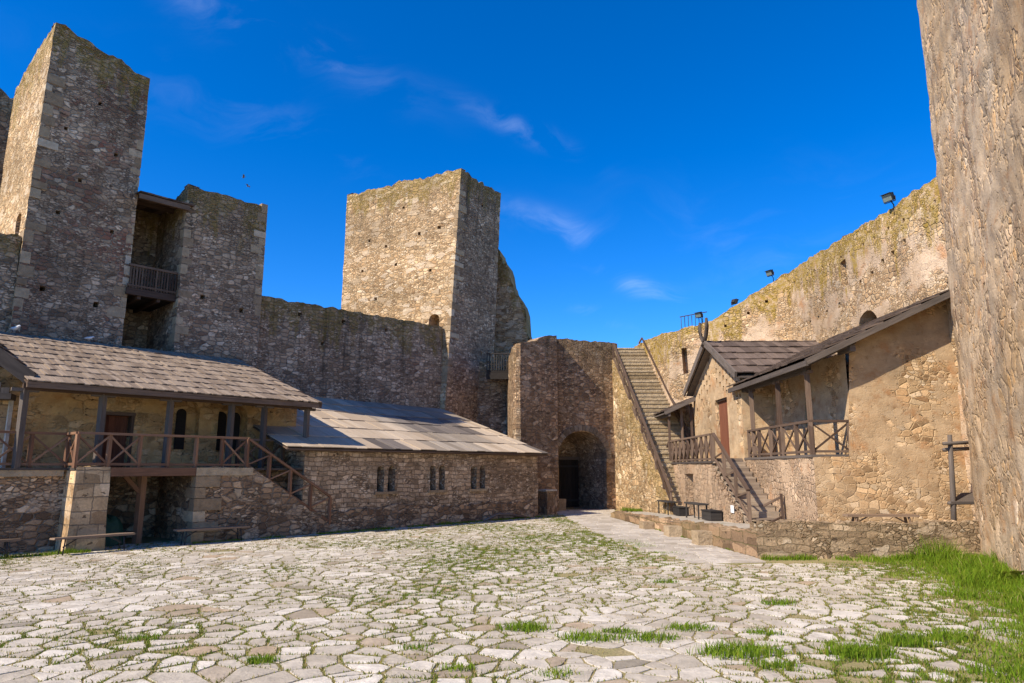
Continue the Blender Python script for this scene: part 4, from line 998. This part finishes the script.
panel(m, (XF, YA), (12.5, YA), 2.5, 5.7, (0, 1), rag=0, cap=0, sp=.3, disp=.04)
panel(m, (XF, YB), (12.5, YB), .2, 5.9, (0, -1), rag=0, cap=0, sp=.5, disp=.04)
m.build('cross_wall', m_gable, rh)
m = M()
for i in range(7): m.box((XF + .15, 27.7 + i * .225, 2.56), (.06, 0, 0), (0, .22, 0), (0, 0, 2.45))
dd = m.build('door', m_door, rh)
m = M(); m.box((XF + .06, 27.68, 4.98), (.15, 0, 0), (0, 1.6, 0), (0, 0, .12)); m.build('frame', m_woodbrown, dd)
# cross roof
m = M(); XG = 8.25
for sgn, Ye, Ze in ((-1, 25.2, 5.62), (1, 32.75, 5.75)):
    e = V(XG, Ye, Ze); k = V(XG, PKY, PKZ + .06); s = (k - e)
    shakes(m, e + V(0, 0, .05), (1, 0, 0), s, 4.75, s.length, 5, .30, lift=.06, th=.04)
m.build('cross_roof', m_shakedark, rh)
m = M()
pk = V(XG - .03, PKY, PKZ + .06)
for Ye, Ze in ((25.15, 5.6), (32.85, 5.72)):
    e = V(XG - .03, Ye, Ze); m.beam(e, pk, .08, .26)
    m.box(e + V(.1, 0, -.06), (4.6, 0, 0), (0, (PKY - Ye), PKZ - Ze), (0, 0, -.05))
for sg in (-1, 1):
    m.tube([pk + V(0, sg * -.15, -.12), pk + V(0, sg * .35, .28), pk + V(0, sg * .55, .62), pk + V(0, sg * .5, .98)], [.10, .09, .08, .06], 6)
m.beam((8.62, 25.4, 5.5), (12.4, 25.4, 5.5), .12, .16)
m.build('bargeboard', m_woodgrey, rh)
# main lean-to roof over the veranda and gable wall
m = M(); e = V(8.38, 19.42, 5.27); s = V(1, 0, .46); 
shakes(m, e + V(0, 7.3, .05), (0, -1, 0), s, 7.3, 4.55 * math.sqrt(1 + .46 ** 2), 8, .28, lift=.055, th=.04)
m.build('main_roof', m_shakedark, rh)
m = M(); m.box(e + V(0, .02, -.03), (0, 7.2, 0), (4.55, 0, 4.55 * .46), (0, 0, -.05)); m.beam(e + V(0, 0, -.07), e + V(4.55, 0, 4.55 * .46 - .07), .07, .17); m.beam(e + V(.02, 0, -.1), e + V(.02, 7.2, -.1), .08, .16)
m.beam((8.72, 20.1, 5.12), (8.72, 25.9, 5.12), .16, .18); m.beam((9.78, 19.5, 5.62), (9.78, 20.3, 5.62), .16, .18)
for i in range(9): 
    y = 19.6 + i * .72; m.beam((8.4, y, 5.12), (9.9, y, 5.12 + 1.5 * .46), .08, .11)
m.build('roof_frame', m_woodgrey, rh)
for y in (20.25, 22.55, 25.1):
    m = M(); m.beam((8.72, y, 2.6), (8.72, y, 5.04), .15, .15); m.beam((8.72, y - .3, 5.0), (8.72, y + .3, 5.0), .12, .09); m.build('post', m_woodbrown, rh)
railing(rh, [V(8.68, 25.5, 2.6), V(8.68, 20.15, 2.6), V(9.76, 20.1, 2.6)], .97, seg=1.05, post=.12)
# landing, its stair and the far stair
XL = 7.42
m = M()
panel(m, (XL, 26.1), (XL, 33.2), .2, 2.42, (1, 0), At=(-.18, -.0), Bt=(0, 0), H=-50, rag=.04, cap=1.2, sp=.24, disp=.07, holes=[(rect(2.75, 4.1, .3, 2.0), .5, True)])
panel(m, (XL, 26.1), (XF, 26.1), .2, 2.42, (0, 1), rag=0, cap=0, sp=.24, disp=.05, uo=8)
panel(m, (XL, 33.2), (XF, 33.2), .2, 2.42, (0, -1), rag=0, cap=0, sp=.24, disp=.05, uo=8)
m.build('landing_wall', m_pinkrender, rh)
m = M(); m.box((XL - .03, 26.05, 2.42), (1.25, 0, 0), (0, 7.2, 0), (0, 0, .08)); m.build('landing_floor', m_woodgrey, rh)
m = M(); NS = 11; y0, y1 = 22.5, 26.1; zb = tz_(22.5)
for i in range(NS):
    t = i / NS; y = y0 + (y1 - y0) * t; z = zb + (2.47 - zb) * (i + 1) / NS
    m.box((7.48, y - .04, z - .055), (1.12, 0, 0), (0, .37, 0), (0, 0, .055)); m.box((7.52, y + .28, z - .055), (1.06, 0, 0), (0, .03, 0), (0, 0, (2.47 - zb) / NS))
m.beam((7.56, y0 - .02, zb - .14), (7.56, y1, 2.2), .07, .2); m.beam((8.54, y0 - .02, zb - .14), (8.54, y1, 2.2), .07, .2)
m.build('stair', m_tread, rh)
m = M()
for i in range(8):
    y = 23.1 + i * .375; z = zb + .15 + (i + 1) * .2
    m.box((XL - .12, y, .2), (.20, 0, 0), (0, .37, 0), (0, 0, z - .2))
m.build('stair_flank', m_pinkrender, rh)
railing(rh, [V(7.5, 25.95, 2.5), V(7.5, 22.4, zb + .05)], 1.0, seg=1.2, post=.11, one_brace=True)
m = M(); m.beam((8.5, 22.3, zb - .05), (8.5, 22.3, zb + .95), .09, .09); m.beam((8.5, 22.3, zb + .85), (8.15, 22.9, zb + .55), .06, .06); m.beam((8.5, 22.3, zb + .25), (7.9, 22.2, zb + .0), .06, .06); m.build('newel', m_woodbrown, rh)
railing(rh, [V(XL + .04, 26.1, 2.48), V(XL + .04, 33.1, 2.48)], 1.0, seg=.72, post=.10)
railing(rh, [V(XL + .04, 33.1, 2.48), V(7.15, 35.2, .35)], 1.0, seg=1.0, post=.10)
m = M()
for i in range(10):
    y = 33.2 + i * .2; z = 2.4 - (i + 1) * .2; m.box((XL - .13 * (i + 1) / 10 * 2, y, max(.1, z - .06)), (.85, 0, 0), (0, .25, 0), (0, 0, .06))
m.beam((7.45, 33.2, 2.3), (7.2, 35.3, .3), .07, .22); m.build('far_stair', m_woodgrey, rh)
m = M(); e = V(7.15, 32.4, 4.82); s = V(1, 0, .46)
shakes(m, e + V(0, 2.6, .05), (0, -1, 0), s, 2.6, 1.55 * 1.1, 4, .28, lift=.05, th=.04); m.build('porch_roof', m_shakedark, rh)
m = M(); m.box(e + V(0, .03, -.03), (0, 2.5, 0), (1.5, 0, .69), (0, 0, -.06)); m.beam(e + V(0, -.02, -.05), e + V(1.5, -.02, .64), .07, .16); m.beam(e + V(.22, 0, -.12), e + V(.22, 2.5, -.12), .12, .14); m.build('porch_frame', m_woodgrey, rh)
for x, y in ((7.42, 32.75), (8.05, 32.85), (8.5, 32.8), (7.42, 34.7)):
    m = M(); m.beam((x, y, 2.4 if y < 34 else .4), (x, y, 4.75 + (x - 7.42) * .46), .11, .11); m.build('post', m_woodbrown, rh)
# white notice by the stair foot
m = M(); m.box((7.26, 23.25, .78), (.02, 0, 0), (0, .3, 0), (0, 0, .24)); m.build('notice', m_white, rh)

# ================================================================== FURNITURE
def trestle_bench(name, label, a, b, h, mat, group, iron=True, wd=.3, zb=0.0):
    a, b = Vector((a[0], a[1], zb)), Vector((b[0], b[1], zb)); d = (b - a).normalized(); s = V(-d.y, d.x, 0)
    t = thing(name, label, 'bench', (a + b) / 2, group)
    m = M(); m.beam(a + V(0, 0, h - .025), b + V(0, 0, h - .025), wd, .05, jit=.01); m.build('seat', mat, t)
    L = (b - a).length
    for q in (a + d * .28, b - d * .28):
        sg = 1 if (q - a).length < L / 2 else -1
        for k in (-1, 1):
            m = M()
            if iron: m.tube([q + s * k * wd * .38 + V(0, 0, h - .04), q + s * k * wd * .42 - d * sg * .04], .016, 6)
            else: m.beam(q + s * k * wd * .3 + V(0, 0, h - .04), q + s * k * wd * .48 - d * sg * .08, .06, .06)
            m.build('leg', m_iron if iron else mat, t)
        m = M(); m.beam(q + V(0, 0, h * .45), q + d * sg * .35 + V(0, 0, h - .05), .03, .03); m.build('brace', m_iron if iron else mat, t)
    return t
BG = 'plank benches round the courtyard'
trestle_bench('bench', 'plank bench in front of the square stone pier', hp(-8.35, -.55), hp(-6.35, -.28), .46, m_bench, BG)
trestle_bench('bench', 'plank bench at the far left wall, cut off by the frame', hp(-10.9, -.1), hp(-8.95, -.1), .46, m_bench, BG)
trestle_bench('bench', 'plank bench along the rubble wall right of the dark lower doorway', hp(-5.2, -.32), hp(-3.0, -.30), .46, m_bench, BG)
trestle_bench('bench', 'long thin bench on the terrace in front of the tan gable wall', (9.05, 19.3), (11.0, 19.3), .42, m_bench, BG, iron=False, zb=tz_(19.3))
def table(label, a, b, zb):
    a, b = Vector((*a, zb)), Vector((*b, zb)); d = (b - a).normalized(); s = V(-d.y, d.x, 0)
    t = thing('table', label, 'table', (a + b) / 2, 'small dark tables on the terrace')
    m = M(); m.beam(a + V(0, 0, .55), b + V(0, 0, .55), .4, .06); m.build('top', m_black, t)
    for q in (a + d * .12, b - d * .12):
        for k in (-1, 1):
            m = M(); m.beam(q + s * k * .16, q + s * k * .15 + V(0, 0, .54), .05, .05); m.build('leg', m_black, t)
    return t
table('small dark table near the foot of the wooden stair, farther from the gate', (6.95, 25.7), (6.8, 27.2), tz_(26.5))
table('small dark table below the far end of the landing, nearer the gate', (6.75, 29.8), (6.62, 31.4), tz_(30.5))
for lab, c, an in (('black wooden chest beside the small table nearest the wooden stair', (7.0, 24.9), math.radians(96)), ('black wooden chest beside the small table nearer the gate', (6.95, 29.2), math.radians(94))):
    t = thing('chest', lab, 'chest', (c[0], c[1], tz_(c[1])), 'black chests on the terrace')
    m = M(); m.cbox((c[0], c[1], tz_(c[1]) + .02), .85, .4, .30, an); m.build('body', m_black, t)
    m = M(); m.cbox((c[0], c[1], tz_(c[1]) + .325), .9, .44, .04, an); m.build('lid', m_black, t)
# timber frame behind the near tower
tf = thing('timber_rack', 'leaning pole rack with crossbar and shelf, half hidden by the foreground tower', 'rack', (12.2, 19.1, .57))
m = M(); m.tube([V(11.78, 19.0, .55), V(11.9, 19.05, 1.6), V(12.02, 19.1, 3.12)], [.075, .07, .06], 8); m.build('pole', m_woodgrey, tf)
m = M(); m.tube([V(13.0, 19.4, .55), V(12.9, 19.4, 3.1)], [.07, .06], 8); m.build('pole', m_woodgrey, tf)
m = M(); m.tube([V(11.75, 18.98, 2.88), V(13.1, 19.4, 2.95)], .05, 8); m.tube([V(11.82, 19.12, 2.72), V(13.1, 19.5, 2.78)], .05, 8); m.build('crossbar', m_woodgrey, tf)
m = M(); m.poly_prism([V(11.75, 18.95, 1.28), V(12.9, 19.0, 1.28), V(12.9, 19.6, 1.5), V(12.4, 19.5, 1.5)], (0, 0, .06)); m.tube([V(11.7, 18.98, 1.30), V(13.0, 19.3, 1.30)], .045, 8); m.build('shelf', m_woodgrey, tf)

# lamps on the wall head
def floodlight(label, foot, az, sc_=1.0, lean=.25):
    foot = Vector(foot); f = V(*az2(az, 1), 0); s = V(-f.y, f.x, 0)
    t = thing('floodlight', label, 'floodlight', foot, 'floodlights along the right wall head')
    hd = foot + f * lean * sc_ + V(0, 0, .55 * sc_)
    m = M(); m.tube([foot + V(0, 0, -.25), foot + V(0, 0, .2 * sc_), hd - V(0, 0, .12 * sc_)], .03 * sc_, 8); m.build('arm', m_iron, t)
    fd = (f + V(0, 0, -.35)).normalized(); up = s.cross(fd).normalized() * -1
    if up.z < 0: up = -up
    m = M(); wv_, hv_, dv_ = s * .52 * sc_, up * .40 * sc_, fd * .2 * sc_
    m.box(hd - wv_ / 2 - hv_ / 2, wv_, hv_, dv_); m.box(hd - wv_ * .35 - hv_ * .35 - fd * .1 * sc_, wv_ * .7, hv_ * .7, fd * .1 * sc_)
    m.box(hd - wv_ / 2 + hv_ / 2 + dv_, wv_, hv_ * .06, fd * .12 * sc_); hh = m.build('housing', m_iron, t)
    m = M(); m.box(hd - wv_ * .44 - hv_ * .42 + dv_ * 1.02, wv_ * .88, hv_ * .84, fd * .015); m.build('glass', m_glass, hh)
    m = M(); 
    for k in (-1, 1): m.beam(hd + s * k * .29 * sc_, hd + s * k * .29 * sc_ - V(0, 0, .25 * sc_), .03 * sc_, .05 * sc_)
    m.beam(hd - s * .29 * sc_ - V(0, 0, .25 * sc_), hd + s * .29 * sc_ - V(0, 0, .25 * sc_), .03 * sc_, .04 * sc_); m.build('bracket', m_iron, t)
floodlight('large floodlight on the wall head, closest to the foreground tower', (13.05, 22.35, 10.95), -115, .68)
floodlight('floodlight on the wall head above the middle of the dark cross roof', (12.75, 32.55, 11.25), -120, .66)
floodlight('floodlight above the gable horns, nearest the great stair', (9.65, 34.3, 9.55), -130, .66)
floodlight('tiny floodlight far along the wall head between two larger lamps', (13.5, 26.9, 11.2), 60, .55)
floodlight('tiny floodlight on the wall head just right of the crossed gable horns', (11.0, 33.6, 10.15), 60, .6)

# birds
def bird(label, p, az, flying, mat, s=1.0, grp=None):
    p = Vector(p); f = V(*az2(az, 1), 0); r = V(f.y, -f.x, 0)
    t = thing('bird', label, 'bird', p, grp); m = M()
    b = p + V(0, 0, .09 * s)
    m.tube([b - f * .17 * s + V(0, 0, -.02 * s), b - f * .08 * s, b + f * .03 * s + V(0, 0, .01), b + f * .10 * s + V(0, 0, .05 * s), b + f * .145 * s + V(0, 0, .075 * s), b + f * .19 * s + V(0, 0, .07 * s)], [.015 * s, .05 * s, .06 * s, .04 * s, .032 * s, .006 * s], 8)
    if not flying: m.tube([b + r * .02 * s, p + r * .02 * s], .006 * s, 5); m.tube([b - r * .02 * s, p - r * .02 * s], .006 * s, 5)
    m.build('body', mat, t)
    for k in (-1, 1):
        m = M()
        if flying: m.poly_prism([b + r * k * .03 * s + f * .06 * s, b + r * k * .30 * s + f * .08 * s + V(0, 0, .14 * s), b + r * k * .55 * s - f * .08 * s + V(0, 0, .05 * s), b + r * k * .28 * s - f * .08 * s + V(0, 0, .12 * s), b + r * k * .03 * s - f * .08 * s], (0, 0, .012 * s))
        else: m.poly_prism([b + r * k * .052 * s + f * .05 * s + V(0, 0, .02 * s), b + r * k * .06 * s - f * .08 * s + V(0, 0, .0), b + r * k * .02 * s - f * .2 * s - V(0, 0, .02 * s), b + r * k * .05 * s + V(0, 0, -.02 * s)], V(r.x, r.y, 0) * k * .012 * s)
        m.build('wing', mat, t)
rdg = lambda u: hp(u, 7.05, 6.9)
bird('small white bird on the shake roof ridge at the left edge', rdg(-10.35), 80, False, m_white, 1.1, 'white birds on the ridge')
bird('small white bird on the shake roof ridge below the tallest tower', rdg(-8.35), 100, False, m_white, 1.2, 'white birds on the ridge')
bird('small white bird on the shake roof ridge below the dark gallery recess', rdg(-6.05), 60, False, m_white, .9, 'white birds on the ridge')
bird('upper of two dark birds flying over the flat dark tower', (-18.2, 44, 21.6), 70, True, m_greyf, .7, 'birds in flight')
bird('lower of two dark birds flying over the flat dark tower', (-17.85, 44, 20.95), 95, True, m_greyf, .6, 'birds in flight')

# ================================================================== GRASS
rng = np.random.default_rng(5)
def blades(name, base, h, wd, lean, rnd, mat, segs=2):
    """many bent grass blades in one mesh"""
    n = len(base); a = rng.uniform(0, 2 * np.pi, n); dx = np.stack([np.cos(a), np.sin(a), np.zeros(n)], 1) * (wd / 2)[:, None]
    b = rng.uniform(0, 2 * np.pi, n); ld = np.stack([np.cos(b), np.sin(b), np.zeros(n)], 1)
    up = np.array([0, 0, 1.]); mid = base + up * (h * .55)[:, None] + ld * (lean * h * .3)[:, None]; tip = base + up * (h * .95)[:, None] + ld * (lean * h)[:, None]
    v = np.stack([base - dx, base + dx, mid + dx * .75, mid - dx * .75, tip], 1).reshape(-1, 3)
    i = np.arange(n) * 5
    lo = np.concatenate([np.stack([i, i + 1, i + 2, i + 3], 1).ravel(), np.stack([i + 3, i + 2, i + 4], 1).ravel()])
    me = bpy.data.meshes.new(name); me.vertices.add(len(v)); me.vertices.foreach_set('co', v.ravel().astype(np.float32))
    me.loops.add(len(lo)); me.loops.foreach_set('vertex_index', lo.astype(np.int32)); me.polygons.add(2 * n)
    me.polygons.foreach_set('loop_start', np.concatenate([np.arange(n) * 4, 4 * n + np.arange(n) * 3]).astype(np.int32))
    at = me.attributes.new('rnd', 'FLOAT', 'POINT'); at.data.foreach_set('value', np.repeat(rnd, 5).astype(np.float32))
    me.materials.append(mat); me.update(calc_edges=True); me.validate()
    o = bpy.data.objects.new(name, me); col.objects.link(o); return o
# joints
J = np.array([(a[0], a[1], b[0], b[1], k) for a, b, k in joints]); ln = np.hypot(J[:, 2] - J[:, 0], J[:, 3] - J[:, 1])
mx = (J[:, 0] + J[:, 2]) / 2; my = (J[:, 1] + J[:, 3]) / 2
dens = np.clip(J[:, 4], .03, 1.6) * np.clip(1.35 - my / 60, .5, 1.2) * 60
cnt = rng.poisson(np.clip(ln, 0, .8) * dens)
idx = np.repeat(np.arange(len(J)), cnt); t = rng.random(len(idx))
bx = J[idx, 0] + (J[idx, 2] - J[idx, 0]) * t + rng.normal(0, .016 + .02 * np.clip(J[idx, 4] - .4, 0, 1), len(idx)); by = J[idx, 1] + (J[idx, 3] - J[idx, 1]) * t + rng.normal(0, .016 + .02 * np.clip(J[idx, 4] - .4, 0, 1), len(idx))
base = np.stack([bx, by, np.zeros(len(bx))], 1)
hh = rng.gamma(3, .0042, len(bx)) * (1 + 1.0 * np.clip(J[idx, 4], 0, 1.5)) + .012
tag(blades('joint_grass', base, hh, rng.uniform(.008, .018, len(bx)), rng.uniform(.2, .9, len(bx)), np.clip(rng.normal(.24 + .38 * np.clip(J[idx, 4], 0, 1.1), .22), 0, 1), m_joint), 'short green and straw grass in the joints of the flagstones', 'grass', kind='stuff')
# meadow, tufts and weeds at the wall feet
pts, hs_, rn = [], [], []
def scatter(n, fn):
    for _ in range(n):
        q = fn()
        if q: pts.append((q[0], q[1], q[3] if len(q) > 3 else 0)); hs_.append(q[2]); rn.append(min(1, max(0, random.gauss(.5 + .22 * noise.noise(V(q[0] * .8, q[1] * .8, 40)), .2))))
def lawn():
    y = rr(6.0, 17.75); x = rr(3.4, 12.5); d = lawn_d(x, y)
    if d < -.25 or abs(x) > .82 * y + 1: return None
    if d < .5 and R() > (d + .3) * 1.1: return None
    e = (x - n0.x) * math.cos(math.radians(24)) - (y - n0.y) * math.sin(math.radians(24))
    if e > .05: return None
    k = min(1, max(.2, d * .6)); q = min(1.1, max(.15, .5 + .8 * noise.noise(V(x * 1.1, y * 1.1, 60)) + .35 * noise.noise(V(x * 3.2, y * 3.2, 66))))
    return x, y, (.05 + .40 * k * q * q + .18 * k * q) * rr(.5, 1.3)
scatter(105000, lawn)
for (cx, cy, r, n, h) in ((.18, 10.16, .30, 420, .11), (1.02, 9.6, .34, 420, .10), (1.81, 9.6, .3, 330, .10), (2.47, 10.2, .28, 280, .09), (2.75, 8.85, .42, 700, .14), (4.15, 8.8, .34, 750, .15), (5.0, 9.35, .30, 650, .15), (5.75, 9.6, .3, 500, .13), (-2.9, 8.5, .2, 200, .09),
                          (1.45, 10.0, .22, 180, .08), (2.96, 8.3, .25, 220, .10), (-1.2, 9.1, .18, 90, .08), (3.4, 9.9, .2, 160, .08), (4.4, 12.0, .25, 220, .10), (3.0, 14.2, .22, 160, .08), (-4.8, 9.6, .2, 120, .08), (-.6, 8.2, .18, 100, .08), (.5, 8.0, .2, 120, .08)):
    def cl_():
        a = R() * 6.283; d = r * math.sqrt(R()) * rr(.5, 1.1); return cx + d * math.cos(a) * 1.4, cy + d * math.sin(a) * .8, h * rr(.4, 1.25)
    scatter(n, cl_)
def along(a, b, spread, h, thr=.0):
    def f():
        t = R(); p = Vector(a).lerp(Vector(b), t); q = noise.noise(V(p[0] * 1.3, p[1] * 1.3, 77))
        if q < thr: return None
        d = abs(random.gauss(0, spread)); n_ = Vector((b[1] - a[1], -(b[0] - a[0]))).normalized(); return p[0] + n_.x * d, p[1] + n_.y * d, h * rr(.3, 1.2) * (.6 + max(0, q))
    return f
scatter(2600, along(F(-11.5, -.08), F(-6.9, -.1), .12, .16, -.1)); scatter(1600, along(F(-4.6, -.06), F(.1, -.06), .10, .10, -.2))
scatter(4200, along(Ff(-12, -.15), Ff(0, -.15), .14, .13, -.3))
scatter(2600, along((6.15, 17.8), (12, 17.9), .14, .20, -.15)); scatter(1500, along((6.0, 18.6), (5.05, 28), -.10, .10, .0))
scatter(900, along((5.2, 34.25), (6.3, 34.8), .25, .25, -1)); pts[-900:] = [(x, y, tz_(34)) for x, y, z in pts[-900:]]
scatter(2200, along((pl_x(17.3) - .1, 17.2), (pl_x(24) - .1, 24), .35, .07, -.1))
pn = np.array(pts); hn = np.array(hs_)
tag(blades('grass', pn, hn, .006 + .012 * rng.random(len(pn)) + .006 * hn, rng.uniform(.1, .75, len(pn)), np.array(rn), m_grass), 'tall bright green grass spreading from the foreground tower and along wall feet', 'grass', kind='stuff')
# broad leaved weed by the tower foot
wd_ = M(); c = V(10.3, 14.15, .0) + V(*az2(294, .45), 0)
for i in range(26):
    a = R() * 6.283; l = rr(.18, .42); e = rr(.25, 1.1); d = V(math.cos(a) * math.cos(e), math.sin(a) * math.cos(e), math.sin(e)); s = V(-math.sin(a), math.cos(a), 0) * l * .28
    p = c + V(rr(-.15, .15), rr(-.15, .15), .02); mdl = p + d * l * .6; tip = p + d * l + V(0, 0, -l * .25)
    wd_.add([p, mdl + s, tip, mdl - s, mdl - V(0, 0, .02)], [(0, 4, 1), (1, 4, 2), (2, 4, 3), (3, 4, 0)], [(0, 0)] * 5, rnd=rr(.1, .5))
tag(wd_.build('leafy_weed', m_grass, loc=c), 'dark broad leaved weed in the grass at the foot of the foreground tower', 'plant')

for o in bpy.data.objects:
    if '_o' in o: del o['_o']
